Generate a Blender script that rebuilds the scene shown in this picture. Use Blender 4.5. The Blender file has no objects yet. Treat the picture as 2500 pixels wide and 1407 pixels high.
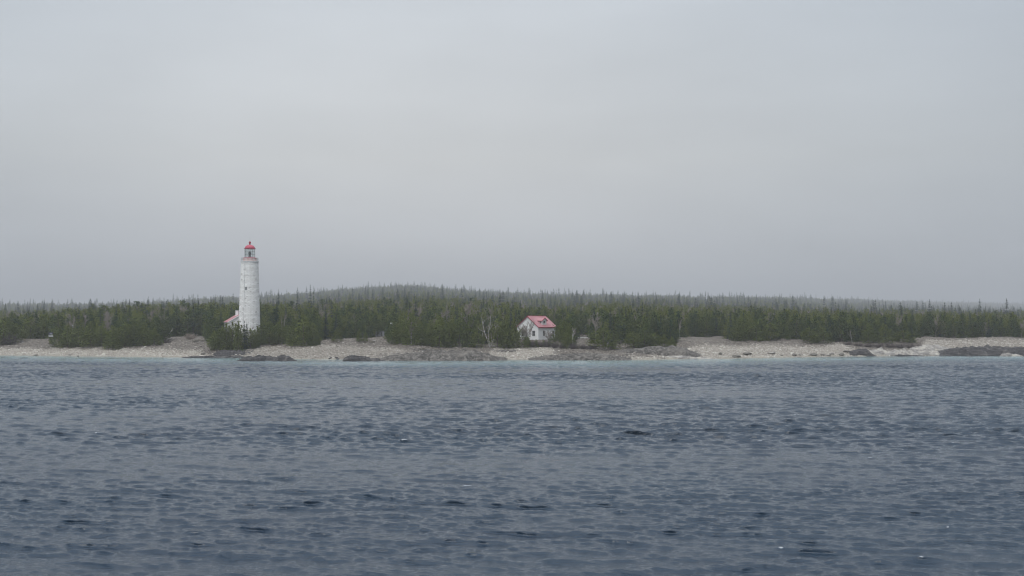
import bpy, math, random
import numpy as np
from mathutils import Vector, Matrix

random.seed(7)
RNG = np.random.default_rng(7)
S = bpy.context.scene
COL = S.collection

# ------------------------------------------------------------------ camera
CAM_H, FPX, CX, CY, HZ = 10.0, 2778.0, 1250.0, 703.5, 785.0
TH = math.atan((HZ - CY) / FPX)
cam = bpy.data.cameras.new("camera")
cam.lens, cam.sensor_width = 40.0, 36.0
cam.clip_start, cam.clip_end = 0.5, 12000
camo = bpy.data.objects.new("camera", cam)
COL.objects.link(camo)
camo.location = (0, 0, CAM_H)
camo.rotation_euler = (math.pi / 2 + TH, 0, 0)
S.camera = camo

# ------------------------------------------------------------------ light
SUN_EL, SUN_AZ = math.radians(52), math.radians(205)      # azimuth clockwise from +Y: behind the camera, to the left
S.view_settings.view_transform = 'Standard'
S.view_settings.look = 'None'
S.view_settings.exposure = 0.0
S.view_settings.gamma = 1.0
S.render.engine = 'CYCLES'
S.cycles.use_denoising = True
S.cycles.pixel_filter_type = 'BLACKMAN_HARRIS'
S.cycles.filter_width = 1.2
S.cycles.max_bounces = 6
S.cycles.diffuse_bounces = 3
S.cycles.glossy_bounces = 2
S.cycles.volume_bounces = 0
S.cycles.transparent_max_bounces = 12

W = bpy.data.worlds.new("World")
S.world = W
W.use_nodes = True
nt = W.node_tree
nt.nodes.clear()


def N(nt, typ, **kw):
    n = nt.nodes.new(typ)
    for k, v in kw.items():
        setattr(n, k, v)
    return n


def math_node(nt, op, a, b=None, clamp=False):
    n = N(nt, 'ShaderNodeMath', operation=op, use_clamp=clamp)
    for i, v in enumerate((a, b)):
        if v is None:
            continue
        if isinstance(v, (int, float)):
            n.inputs[i].default_value = v
        else:
            nt.links.new(v, n.inputs[i])
    return n.outputs[0]


def ramp(nt, fac, stops, interp='LINEAR'):
    r = N(nt, 'ShaderNodeValToRGB')
    r.color_ramp.interpolation = interp
    el = r.color_ramp.elements
    while len(el) < len(stops):
        el.new(0.5)
    for e, (p, c) in zip(el, stops):
        e.position = p
        e.color = (*c, 1) if len(c) == 3 else c
    nt.links.new(fac, r.inputs[0])
    return r.outputs[0]


def mixc(nt, fac, a, b, blend='MIX'):
    m = N(nt, 'ShaderNodeMix', data_type='RGBA', blend_type=blend)
    for sock, v in ((m.inputs[0], fac), (m.inputs[6], a), (m.inputs[7], b)):
        if isinstance(v, (int, float)):
            sock.default_value = v
        elif isinstance(v, (tuple, list)):
            sock.default_value = (*v, 1) if len(v) == 3 else v
        else:
            nt.links.new(v, sock)
    return m.outputs[2]


# overcast: a bright, slightly uneven cloud deck in front of the clear sky
sky = N(nt, 'ShaderNodeTexSky', sky_type='NISHITA', sun_disc=False)
sky.sun_elevation, sky.sun_rotation = SUN_EL, SUN_AZ
tc = N(nt, 'ShaderNodeTexCoord')
sep = N(nt, 'ShaderNodeSeparateXYZ')
nt.links.new(tc.outputs['Generated'], sep.inputs[0])
elev = math_node(nt, 'MAXIMUM', sep.outputs[2], 0.0)
# cloud colour by height above the horizon (sin of the elevation)
SKYK = 6.35
cl = ramp(nt, elev, [(0.0, (0.80, 0.83, 0.885)), (0.06, (0.89, 0.915, 0.955)), (0.14, (0.975, 0.998, 1.005)),
                     (0.27, (0.97, 1.03, 1.09)), (0.52, (1.0, 1.06, 1.13)), (0.78, (2.4, 2.47, 2.55)), (1.0, (4.6, 4.7, 4.8))], 'LINEAR')
nz = N(nt, 'ShaderNodeTexNoise')
nz.inputs['Scale'].default_value = 2.6
nz.inputs['Detail'].default_value = 3.0
nz.inputs['Roughness'].default_value = 0.45
mp = N(nt, 'ShaderNodeMapping')
mp.inputs['Scale'].default_value = (1.0, 1.0, 2.2)
mp.inputs['Location'].default_value = (0.35, 0.0, 0.2)
nt.links.new(tc.outputs['Generated'], mp.inputs[0])
nt.links.new(mp.outputs[0], nz.inputs[0])
nz2 = N(nt, 'ShaderNodeTexNoise')
nz2.inputs['Scale'].default_value = 5.5
nz2.inputs['Detail'].default_value = 5.0
mp_s = N(nt, 'ShaderNodeMapping')
mp_s.inputs['Scale'].default_value = (1.0, 1.0, 4.5)
nt.links.new(tc.outputs['Generated'], mp_s.inputs[0])
nt.links.new(mp_s.outputs[0], nz2.inputs[0])
nzb = math_node(nt, 'MULTIPLY_ADD', nz2.outputs[0], 0.13)
nzb.node.inputs[2].default_value = 0.755
nzv = math_node(nt, 'MULTIPLY_ADD', nz.outputs[0], 0.36)
nt.links.new(nzb, nzv.node.inputs[2])
# the deck is thinner, so brighter, on a broad patch left of centre
dv = N(nt, 'ShaderNodeVectorMath', operation='DOT_PRODUCT')
dv.inputs[1].default_value = Vector((-0.07, 0.97, 0.17)).normalized()
nt.links.new(tc.outputs['Generated'], dv.inputs[0])
patch = math_node(nt, 'POWER', math_node(nt, 'MAXIMUM', dv.outputs['Value'], 0.0), 9.0)
tintc = ramp(nt, patch, [(0.0, (0.935, 0.985, 1.05)), (0.5, (0.975, 1.0, 1.025)), (1.0, (1.005, 1.0, 0.995))])
patch = math_node(nt, 'MULTIPLY_ADD', patch, 0.36)
patch.node.inputs[2].default_value = 0.74
# and brighter round the hidden sun, high behind the camera
dv2 = N(nt, 'ShaderNodeVectorMath', operation='DOT_PRODUCT')
dv2.inputs[1].default_value = (math.sin(SUN_AZ) * math.cos(SUN_EL), math.cos(SUN_AZ) * math.cos(SUN_EL), math.sin(SUN_EL))
nt.links.new(tc.outputs['Generated'], dv2.inputs[0])
glow = math_node(nt, 'MULTIPLY_ADD', math_node(nt, 'POWER', math_node(nt, 'MAXIMUM', dv2.outputs['Value'], 0.0), 2.0), 0.55)
glow.node.inputs[2].default_value = 1.0
fac = math_node(nt, 'MULTIPLY', math_node(nt, 'MULTIPLY', math_node(nt, 'MULTIPLY', nzv, patch), glow), SKYK)
vs = N(nt, 'ShaderNodeVectorMath', operation='SCALE')
nt.links.new(mixc(nt, 1.0, cl, tintc, 'MULTIPLY'), vs.inputs[0])
nt.links.new(fac, vs.inputs['Scale'])
mx = mixc(nt, 0.95, sky.outputs[0], vs.outputs[0])
bg = N(nt, 'ShaderNodeBackground')
bg.inputs['Strength'].default_value = 0.1
nt.links.new(mx, bg.inputs[0])
wo = N(nt, 'ShaderNodeOutputWorld')
nt.links.new(bg.outputs[0], wo.inputs[0])

sun = bpy.data.lights.new("sun", 'SUN')
sun.energy, sun.angle, sun.color = 1.5, math.radians(25), (1.0, 0.97, 0.92)
suno = bpy.data.objects.new("sun", sun)
COL.objects.link(suno)
sdir = Vector((math.sin(SUN_AZ) * math.cos(SUN_EL), math.cos(SUN_AZ) * math.cos(SUN_EL), math.sin(SUN_EL)))
suno.rotation_euler = sdir.to_track_quat('Z', 'Y').to_euler()
suno.location = sdir * 200


# ------------------------------------------------------------------ helpers
def U(px):
    return (px - CX) / FPX


def proj(x, y, z):
    """world point -> pixel of the 2500 x 1407 frame"""
    dz = z - CAM_H
    dep = y * math.cos(TH) + dz * math.sin(TH)
    upc = -y * math.sin(TH) + dz * math.cos(TH)
    return CX + FPX * x / dep, CY - FPX * upc / dep


def tag(o, label=None, cat=None, group=None, kind=None):
    if label:
        o['label'] = label
    if cat:
        o['category'] = cat
    if group:
        o['group'] = group
    if kind:
        o['kind'] = kind
    return o


def link(name, data, parent=None):
    o = bpy.data.objects.new(name, data)
    COL.objects.link(o)
    if parent:
        o.parent = parent
    return o


def empty(name, loc, rz=0.0):
    o = bpy.data.objects.new(name, None)
    o.empty_display_size = 0.5
    COL.objects.link(o)
    o.location = loc
    o.rotation_euler = (0, 0, rz)
    return o


def np_mesh(name, v, f, mat=None, smooth=False, attrs=None, normals=None):
    """mesh from arrays: v (n,3), f (m,k) with one k"""
    me = bpy.data.meshes.new(name)
    v = np.asarray(v, dtype=np.float32)
    f = np.asarray(f, dtype=np.int32)
    k = f.shape[1]
    me.vertices.add(len(v))
    me.vertices.foreach_set('co', v.ravel())
    me.loops.add(f.size)
    me.loops.foreach_set('vertex_index', f.ravel())
    me.polygons.add(len(f))
    me.polygons.foreach_set('loop_start', np.arange(0, f.size, k, dtype=np.int32))
    me.polygons.foreach_set('use_smooth', np.full(len(f), smooth, dtype=bool))
    for an, av in (attrs or {}).items():
        a = me.attributes.new(an, 'FLOAT', 'POINT')
        a.data.foreach_set('value', np.asarray(av, dtype=np.float32).ravel())
    me.update(calc_edges=True)
    if normals is not None:
        me.normals_split_custom_set_from_vertices([tuple(q) for q in np.asarray(normals, float)])
    if mat:
        me.materials.append(mat)
    return me


class MB:
    """collects shapes into one mesh"""
    def __init__(s):
        s.v, s.f = [], []

    def add(s, vs, fs):
        b = len(s.v)
        s.v += [tuple(p) for p in vs]
        s.f += [tuple(i + b for i in q) for q in fs]

    def box(s, c, d, M=None):
        x, y, z = d[0] / 2, d[1] / 2, d[2] / 2
        vs = [Vector(c) + Vector((sx * x, sy * y, sz * z)) for sz in (-1, 1) for sx, sy in ((-1, -1), (1, -1), (1, 1), (-1, 1))]
        if M:
            vs = [M @ p for p in vs]
        s.add(vs, [(3, 2, 1, 0), (4, 5, 6, 7), (0, 1, 5, 4), (1, 2, 6, 5), (2, 3, 7, 6), (3, 0, 4, 7)])

    def tube(s, pts, rad, n=8, cap=True):
        pts = [Vector(p) for p in pts]
        if isinstance(rad, (int, float)):
            rad = [rad] * len(pts)
        vs, fs = [], []
        for i, p in enumerate(pts):
            t = (pts[min(i + 1, len(pts) - 1)] - pts[max(i - 1, 0)]).normalized()
            a = t.orthogonal().normalized() if abs(t.z) < .999 else Vector((1, 0, 0))
            b = t.cross(a)
            for k in range(n):
                w = 2 * math.pi * k / n
                vs.append(p + (a * math.cos(w) + b * math.sin(w)) * rad[i])
        for i in range(len(pts) - 1):
            for k in range(n):
                fs.append((i * n + k, i * n + (k + 1) % n, (i + 1) * n + (k + 1) % n, (i + 1) * n + k))
        if cap:
            fs.append(tuple(range(n))[::-1])
            fs.append(tuple((len(pts) - 1) * n + k for k in range(n)))
        s.add(vs, fs)

    def lathe(s, prof, n=48, cap=True):
        vs = [(r * math.cos(2 * math.pi * k / n), r * math.sin(2 * math.pi * k / n), z) for r, z in prof for k in range(n)]
        fs = [(i * n + k, i * n + (k + 1) % n, (i + 1) * n + (k + 1) % n, (i + 1) * n + k) for i in range(len(prof) - 1) for k in range(n)]
        if cap:
            fs.append(tuple(range(n))[::-1])
            fs.append(tuple((len(prof) - 1) * n + k for k in range(n)))
        s.add(vs, fs)

    def build(s, name, mat, parent=None, smooth=False, M=None):
        me = bpy.data.meshes.new(name)
        vs = [M @ Vector(p) for p in s.v] if M else s.v
        me.from_pydata([tuple(p) for p in vs], [], s.f)
        me.materials.append(mat)
        if smooth:
            me.polygons.foreach_set('use_smooth', [True] * len(me.polygons))
            me.set_sharp_from_angle(angle=math.radians(40))
        me.update()
        return link(name, me, parent)


def wnoise(seed, scale, n=14, aniso=(1, 1)):
    """smooth pseudo noise from random plane waves; about -1..1"""
    r = np.random.default_rng(seed)
    ang = r.uniform(0, 2 * np.pi, n)
    k = 2 * np.pi / scale * r.uniform(0.6, 1.6, n)
    ph = r.uniform(0, 2 * np.pi, n)

    def f(x, y):
        o = 0.0
        for a, q, p in zip(ang, k, ph):
            o = o + np.sin(q * (np.cos(a) * x * aniso[0] + np.sin(a) * y * aniso[1]) + p)
        return o / math.sqrt(n / 2) / 1.6
    return f


# ------------------------------------------------------------------ materials
def mat(name, base=(0.5, 0.5, 0.5), rough=0.8, spec=0.3):
    m = bpy.data.materials.new(name)
    m.use_nodes = True
    b = m.node_tree.nodes['Principled BSDF']
    b.inputs['Base Color'].default_value = (*base, 1)
    b.inputs['Roughness'].default_value = rough
    b.inputs['Specular IOR Level'].default_value = spec
    return m, m.node_tree, b


def obj_noise(nt, scale, detail=4, rough=0.6, vec=None, coord='Object'):
    n = N(nt, 'ShaderNodeTexNoise')
    n.inputs['Scale'].default_value = scale
    n.inputs['Detail'].default_value = detail
    n.inputs['Roughness'].default_value = rough
    if vec is None:
        vec = N(nt, 'ShaderNodeTexCoord').outputs[coord]
    nt.links.new(vec, n.inputs['Vector'])
    return n.outputs[0]


def mapped(nt, scale, coord='Object', loc=(0, 0, 0)):
    m = N(nt, 'ShaderNodeMapping')
    m.inputs['Scale'].default_value = scale
    m.inputs['Location'].default_value = loc
    nt.links.new(N(nt, 'ShaderNodeTexCoord').outputs[coord], m.inputs[0])
    return m.outputs[0]


def attr(nt, name):
    a = N(nt, 'ShaderNodeAttribute')
    a.attribute_name = name
    return a.outputs['Fac']


def bump(nt, b, h, strength=0.5, dist=0.05):
    n = N(nt, 'ShaderNodeBump')
    n.inputs['Strength'].default_value = strength
    n.inputs['Distance'].default_value = dist
    nt.links.new(h, n.inputs['Height'])
    nt.links.new(n.outputs[0], b.inputs['Normal'])
    return n


def noisy(name, c1, c2, scale, rough=0.8, spec=0.3, bumpd=0.0, detail=5, aniso=None):
    m, t, b = mat(name, c1, rough, spec)
    v = mapped(t, aniso) if aniso else None
    n = obj_noise(t, scale, detail, 0.6, v)
    t.links.new(ramp(t, n, [(0.3, c1), (0.7, c2)]), b.inputs['Base Color'])
    if bumpd:
        bump(t, b, n, 0.6, bumpd)
    return m


def foliage_mat(name, ca, cb, cc):
    """leaf colour: per tree between ca and cb, per spray tinted towards cc"""
    m, t, b = mat(name, ca, 0.75, 0.2)
    oi = N(t, 'ShaderNodeObjectInfo')
    sc_ = N(t, 'ShaderNodeSeparateColor')          # the object colour's red says how olive this tree is
    t.links.new(oi.outputs['Color'], sc_.inputs[0])
    f_ = math_node(t, 'MULTIPLY_ADD', oi.outputs['Random'], 0.32)
    t.links.new(sc_.outputs[0], f_.node.inputs[2])
    f_ = math_node(t, 'MINIMUM', f_, 1.0)
    c = mixc(t, f_, ca, cb)
    c = mixc(t, math_node(t, 'MULTIPLY', sc_.outputs[1], 0.6), c, cc)   # green: fresh yellow growth
    c = mixc(t, attr(t, 'tint'), c, cc)
    df, tl, mx_ = N(t, 'ShaderNodeBsdfDiffuse'), N(t, 'ShaderNodeBsdfTranslucent'), N(t, 'ShaderNodeMixShader')
    t.links.new(c, df.inputs[0])
    t.links.new(c, tl.inputs[0])
    mx_.inputs[0].default_value = 0.32
    t.links.new(df.outputs[0], mx_.inputs[1])
    t.links.new(tl.outputs[0], mx_.inputs[2])
    t.links.new(mx_.outputs[0], t.nodes['Material Output'].inputs[0])
    t.nodes.remove(b)
    return m


M_CEDAR = foliage_mat("cedar_foliage", (0.017, 0.062, 0.046), (0.132, 0.176, 0.042), (0.215, 0.245, 0.062))
M_SPRUCE = foliage_mat("spruce_foliage", (0.048, 0.095, 0.070), (0.080, 0.118, 0.072), (0.13, 0.165, 0.10))
M_JUNIPER = foliage_mat("juniper_foliage", (0.070, 0.075, 0.025), (0.09, 0.085, 0.03), (0.13, 0.12, 0.05))
M_TWIG = noisy("bare_twigs", (0.21, 0.18, 0.155), (0.30, 0.265, 0.235), 0.5)
M_TWIG_D = noisy("dark_shrub_twigs", (0.055, 0.045, 0.045), (0.10, 0.08, 0.075), 0.9)
M_TWIG_P = noisy("pale_shrub_twigs", (0.22, 0.18, 0.15), (0.30, 0.25, 0.21), 0.9)
M_BARK = noisy("conifer_bark", (0.06, 0.045, 0.035), (0.14, 0.11, 0.09), 3.0)
M_GREYBARK = noisy("grey_bark", (0.16, 0.14, 0.12), (0.28, 0.25, 0.22), 2.0)
M_BIRCH = noisy("birch_bark", (0.40, 0.38, 0.36), (0.58, 0.56, 0.53), 1.5)
M_DRIFT = noisy("driftwood", (0.36, 0.33, 0.29), (0.50, 0.47, 0.42), 2.0)

# ------------------------------------------------------------------ terrain
SH = np.array([(-1400, 868), (-200, 868), (0, 868), (250, 871), (500, 873), (620, 874), (740, 877), (830, 878), (1000, 880), (1240, 878), (1450, 880),
               (1600, 878), (1750, 876), (1900, 873), (2100, 870), (2300, 868.5), (2500, 869), (2800, 868), (4000, 868)], float)
SH_U, SH_D = U(SH[:, 0]), CAM_H * FPX / (SH[:, 1] - HZ)
BD = np.array([(-400, -30), (-60, -6), (-20, -1.5), (-6, -0.40), (0, 0), (4, 0.55), (12, 1.9), (20, 3.0), (28, 3.85), (36, 4.3), (60, 4.8),
               (100, 5.2), (200, 6.0), (3000, 6.0)], float)
# skyline of the far woods: px, y of the tree tops, distance of the ridge
RG = np.array([(-900, 748, 1000), (0, 745, 1000), (250, 743, 1000), (370, 739, 1000), (500, 730, 1000), (640, 724, 1050), (760, 715, 1100), (850, 706, 1350),
               (900, 703, 1400), (980, 697, 1450), (1100, 706, 1450), (1200, 714, 1400), (1300, 719, 1250), (1500, 722, 1250), (1700, 725, 1300),
               (1900, 727, 1350), (2100, 731, 1650), (2300, 737, 2100), (2500, 741, 2550), (3400, 744, 2550)], float)
RG[:, 2] *= 2.0
RG_U = U(RG[:, 0])
RG_G = CAM_H + (HZ - RG[:, 1]) * RG[:, 2] / FPX - 11.5
n_mound, n_hill, n_fine = wnoise(3, 26), wnoise(4, 170), wnoise(5, 5.5)


RISE_U = U(np.array([-300, 300, 600, 850, 1000, 1500, 1900, 2250, 2800.0]))
RISE_P = np.array([2.3, 2.1, 1.5, 1.15, 1.1, 1.12, 1.4, 2.0, 2.2])


def shoreY(u):
    return np.interp(u, SH_U, SH_D)


def height(x, y):
    x, y = np.asarray(x, float), np.asarray(y, float)
    u = x / np.maximum(y, 1.0)
    d = y - shoreY(u) + 1.2 * n_fine(x, y * 0.6) * np.clip((20 - np.abs(y - shoreY(u))) / 20, 0, 1)
    h = np.interp(d, BD[:, 0], BD[:, 1])
    land = np.clip((d - 4) / 20, 0, 1)
    h = h + land * (0.32 * n_mound(x, y) + 0.10 * n_fine(x, y))
    yr, g = np.interp(u, RG_U, RG[:, 2]), np.interp(u, RG_U, RG_G)
    t = np.clip((y - 430) / (yr - 430), 0, 1)
    s = t ** np.interp(u, RISE_U, RISE_P)      # the land stays flat behind the shore, then climbs
    h = h + s * (g - 6.0) + np.clip((y - 480) / 250, 0, 1) * 1.6 * n_hill(x, y)
    h = h - np.clip((y - yr - 150) / 700, 0, 1.6) * (g + 8)
    return h


def H1(x, y):
    return float(height(x, y))


def ground_at(px, py):
    """where the line of sight through a pixel meets the ground"""
    Y = np.arange(255, 900, 0.4)
    x = U(px) * Y
    h = height(x, Y)
    zr = CAM_H - (py - HZ) * Y / FPX
    i = np.argmax(h >= zr)
    return Vector((x[i], Y[i], h[i]))


def d_of(px, py):
    p = ground_at(px, py)
    return p.y - float(shoreY(p.x / p.y))


# upper limit of the fresh pale cobbles (px, y); above it the stones are old and grey
PALE = [(-200, 850), (0, 850), (250, 849), (400, 853), (480, 856), (515, 868), (585, 866), (610, 852), (640, 848), (800, 843), (950, 850), (1040, 868),
        (1190, 868), (1205, 851), (1345, 850), (1370, 872), (1660, 868), (1690, 845), (1800, 845), (2000, 846), (2060, 842), (2100, 862), (2240, 862),
        (2260, 829), (2500, 830), (2700, 830)]
PALE_U = np.array([U(p[0]) for p in PALE])
PALE_D = np.array([d_of(*p) for p in PALE])
# front edge of the woods (px, y of the tree feet)
EDGE = [(-300, 838), (0, 838), (40, 838), (52, 827), (128, 827), (136, 846), (200, 846), (260, 850), (300, 849), (312, 843), (392, 842), (402, 824), (508, 822),
        (514, 850), (625, 850), (634, 840), (700, 839), (712, 842), (772, 841), (782, 830), (860, 828), (948, 823), (958, 838), (1050, 841), (1066, 845),
        (1150, 845), (1262, 848), (1276, 846), (1398, 846), (1408, 817), (1440, 817), (1448, 848), (1500, 848), (1508, 832), (1524, 832), (1532, 849),
        (1640, 846), (1664, 821), (1770, 823), (1784, 830), (1950, 832), (1975, 837), (2100, 836), (2226, 834), (2238, 825), (2500, 826), (2800, 826)]
EDGE_U = np.array([U(p[0]) for p in EDGE])
EDGE_D = np.array([d_of(*p) for p in EDGE])

u_f = np.linspace(-0.56, 0.56, 1250)
u_all = np.concatenate([-np.geomspace(1.7, 0.562, 40), u_f, np.geomspace(0.562, 1.7, 40)])
d_all = np.concatenate([np.linspace(-140, -26, 20), np.arange(-25, 62, 0.42), 62 * np.geomspace(1.02, 85, 140)])
UU, DD = np.meshgrid(u_all, d_all)
YY = shoreY(UU) + DD
XX = UU * YY
ZZ = height(XX, YY)
pale_lim = np.interp(UU, PALE_U, PALE_D) + 1.6 * wnoise(11, 9)(XX, YY)
pale_k = np.interp(UU, U(np.array([-200, 500, 600, 1040, 1195, 1345, 1690, 2060, 2250, 2500.0])), [1, 1, 0.58, 0.6, 0.95, 0.95, 0.92, 0.9, 0.68, 0.66])
a_pale = pale_k * np.clip((pale_lim - DD + 1.2 * wnoise(14, 3.5)(XX, YY)) / 5.0 + 0.5, 0, 1)
edge_lim = np.interp(UU, EDGE_U, EDGE_D) + 1.5 * wnoise(12, 8)(XX, YY)
a_soil = np.clip((DD - edge_lim - 3) / 5, 0, 1)
a_wet = np.clip((1.6 - DD + 0.9 * wnoise(13, 12)(XX, YY)) / 1.2, 0, 1)
ZZ = ZZ + np.where((DD > 0.5) & (DD < 61), RNG.normal(0, 0.05, ZZ.shape), 0) * (1 - 0.8 * a_wet)
nr, nc = ZZ.shape
idx = np.arange(nr * nc).reshape(nr, nc)
quads = np.stack([idx[:-1, :-1], idx[:-1, 1:], idx[1:, 1:], idx[1:, :-1]], -1).reshape(-1, 4)

M_GROUND, t, b = mat("shore_ground", (0.4, 0.4, 0.38), 0.9, 0.2)
vor = N(t, 'ShaderNodeTexVoronoi')
vor.inputs['Scale'].default_value = 4.0
t.links.new(mapped(t, (1, 1, 1)), vor.inputs['Vector'])
sepc = N(t, 'ShaderNodeSeparateColor')
t.links.new(vor.outputs['Color'], sepc.inputs[0])
big = obj_noise(t, 0.12, 4, 0.6)
stone_p = ramp(t, sepc.outputs[0], [(0.0, (0.29, 0.26, 0.22)), (0.35, (0.38, 0.345, 0.295)), (0.75, (0.46, 0.425, 0.37)), (1.0, (0.56, 0.53, 0.475))])
stone_p = mixc(t, math_node(t, 'MULTIPLY', big, 0.5), stone_p, (0.34, 0.30, 0.25))
stone_g = ramp(t, sepc.outputs[1], [(0.0, (0.115, 0.10, 0.086)), (0.5, (0.20, 0.176, 0.15)), (1.0, (0.29, 0.26, 0.225))])
soil = ramp(t, obj_noise(t, 0.7, 5), [(0.3, (0.06, 0.05, 0.042)), (0.55, (0.12, 0.10, 0.085)), (0.75, (0.10, 0.10, 0.055))])
gap = ramp(t, vor.outputs['Distance'], [(0.25, (1, 1, 1)), (0.65, (0.45, 0.43, 0.42))])
c = mixc(t, attr(t, 'pale'), stone_g, stone_p)
c = mixc(t, 1.0, c, gap, 'MULTIPLY')
c = mixc(t, attr(t, 'wet'), c, (0.27, 0.245, 0.20))
c = mixc(t, attr(t, 'soil'), c, soil)
t.links.new(c, b.inputs['Base Color'])
inv = math_node(t, 'SUBTRACT', 1.0, vor.outputs['Distance'])
bump(t, b, inv, 0.7, 0.25)
me = np_mesh("ground", np.stack([XX, YY, ZZ], -1).reshape(-1, 3), quads, M_GROUND, True, {'pale': a_pale, 'soil': a_soil, 'wet': a_wet})
tag(link("ground", me), kind='structure')

# ------------------------------------------------------------------ lake
rows = [30.0]
while rows[-1] < 345:
    y = rows[-1]
    rows.append(y + max(0.085, min(0.27, y * y / (CAM_H * FPX) * 0.7)))
rows = np.array(rows)
rows_all = np.concatenate([[-5400, -1500, -600, -200, -60, -10, 10, 24], rows, np.geomspace(350, 5400, 26)])
u_w = np.linspace(-0.56, 0.56, 1100)
uo = np.array([0.6, 0.7, 0.9, 1.3, 2, 3, 6])
u_wall = np.concatenate([-uo[::-1], u_w, uo])
Xs = np.outer(np.maximum(rows_all, 30.0), u_wall)
big_x = np.where(np.abs(u_wall) > 0.57, np.sign(u_wall) * (np.abs(u_wall) / 6) ** 1.5 * 5400, 0)
Xs = np.where(np.abs(u_wall)[None, :] > 0.57, np.sign(u_wall)[None, :] * np.maximum(np.abs(big_x)[None, :] * (np.abs(u_wall)[None, :] > 1.9), np.abs(Xs)), Xs)
Xs = np.clip(Xs, -5400, 5400)
Xs.sort(axis=1)
Ys = np.repeat(rows_all[:, None], Xs.shape[1], 1)
spacing = np.concatenate([[999], np.diff(rows_all)])
spacing = np.where((rows_all < 29) | (rows_all > 348), 999, spacing)
dz = np.zeros_like(Xs)
dx = np.zeros_like(Xs)
dy = np.zeros_like(Xs)
wind = math.radians(-90 - 12)


def waves(n, l0, l1, slope, spread, chop, X, Y):
    """a train of n waves between two lengths; returns height and sideways shift"""
    oz, ox, oy = np.zeros_like(X), np.zeros_like(X), np.zeros_like(X)
    lam = np.exp(np.linspace(math.log(l0), math.log(l1), n)) * RNG.uniform(0.95, 1.05, n)
    for L in lam:
        a = wind + RNG.normal(0, spread)
        k = 2 * math.pi / L
        fade = np.clip((L / (spacing * 2.0) - 1), 0, 1)
        on = fade > 0
        if not on.any():
            RNG.uniform()
            continue
        q = k * (math.cos(a) * X[on] + math.sin(a) * Y[on]) + RNG.uniform(0, 2 * math.pi)
        w = (fade[on] * slope * min(1.0, 2.4 / L) / k)[:, None]
        sn = w * np.sin(q)
        oz[on] += w * np.cos(q)
        ox[on] -= chop * math.cos(a) * sn
        oy[on] -= chop * math.sin(a) * sn
    return oz, ox, oy


gust = np.clip(1.0 + 0.30 * wnoise(21, 55, 12, (0.3, 1))(Xs, Ys), 0.5, 1.4)
rip = np.clip(1.0 + 0.50 * wnoise(24, 45, 14, (0.35, 1))(Xs, Ys) + 0.30 * wnoise(25, 8, 14, (0.5, 1))(Xs, Ys), 0.25, 1.9)
Zw, dx, dy = np.zeros_like(Xs), np.zeros_like(Xs), np.zeros_like(Xs)
for n_, l0_, l1_, sl_, sp_, lean_, patchy in ((50, 2.2, 6.0, 0.0245, 24, 2.0, 0.0), (90, 0.9, 2.2, 0.0265, 28, 1.8, 0.5), (80, 0.40, 0.9, 0.027, 34, 1.2, 0.9), (40, 0.20, 0.40, 0.017, 45, 0.5, 1.0)):
    oz, ox, oy = waves(n_, l0_, l1_, sl_, math.radians(sp_), 0.15, Xs, Ys)
    # peaked crests over flat troughs, leaning forward to the lee
    SG = np.maximum(oz.std(axis=1), 1e-4)[:, None]
    zn_ = 2.6 * np.tanh(oz / SG / 2.6)
    pk_ = 0.78 * SG * (zn_ + 0.24 * (zn_ * zn_ - 1)) * (1 + patchy * (rip - 1))
    Zw += pk_
    dx += ox + lean_ * pk_ * math.cos(wind)
    dy += oy + lean_ * pk_ * math.sin(wind)
bed = height(Xs, np.maximum(Ys, 20))
bed = np.where(Ys < 150, -30, bed)
calm = np.clip(-bed / 2.2, 0.12, 1.0) * gust
edge = (np.abs(u_wall) < 0.565)[None, :]
Zs = Zw * calm * edge
Xs2, Ys2 = Xs + dx * calm * edge, Ys + dy * calm * edge
shallow = np.clip(1 - (-bed) / 6.0, 0, 1) ** 1.5
shallow = np.clip(shallow * (1 + 0.25 * wnoise(22, 40, 12, (0.4, 1))(Xs, Ys)), 0, 1)
foam = np.zeros_like(Xs)
fn = wnoise(23, 0.45, 20)(Xs, Ys)
for px, py, wpx in [(935, 1082, 22), (2168, 941, 16), (1115, 1190, 14), (1888, 1076, 10), (2405, 1088, 14), (1905, 1013, 12), (2075, 1118, 8), (2270, 1304, 7), (2320, 1386, 7), (45, 1332, 7), (300, 1052, 12), (545, 1172, 9), (610, 1173, 8), (1800, 1345, 8)]:
    Yw = CAM_H * FPX / (py - HZ)
    xw = U(px) * Yw
    rx = 0.8 * wpx * Yw / FPX
    # the foam sits on the nearest crest
    near = (np.abs(Ys - Yw) < 2.0) & (np.abs(Xs - xw) < 2.0)
    if near.any():
        j = np.argmax(np.where(near, Zs, -9))
        yc, xc = Ys.ravel()[j], Xs.ravel()[j]
        r2 = ((Xs - xc) / rx) ** 2 + ((Ys - yc) / (0.14 + rx * 0.12)) ** 2
        foam = np.maximum(foam, 0.55 * np.clip(0.7 - r2 + 0.8 * fn, 0, 1))
nr, nc = Xs.shape
idx = np.arange(nr * nc).reshape(nr, nc)
quads = np.stack([idx[:-1, :-1], idx[:-1, 1:], idx[1:, 1:], idx[1:, :-1]], -1).reshape(-1, 4)

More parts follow.
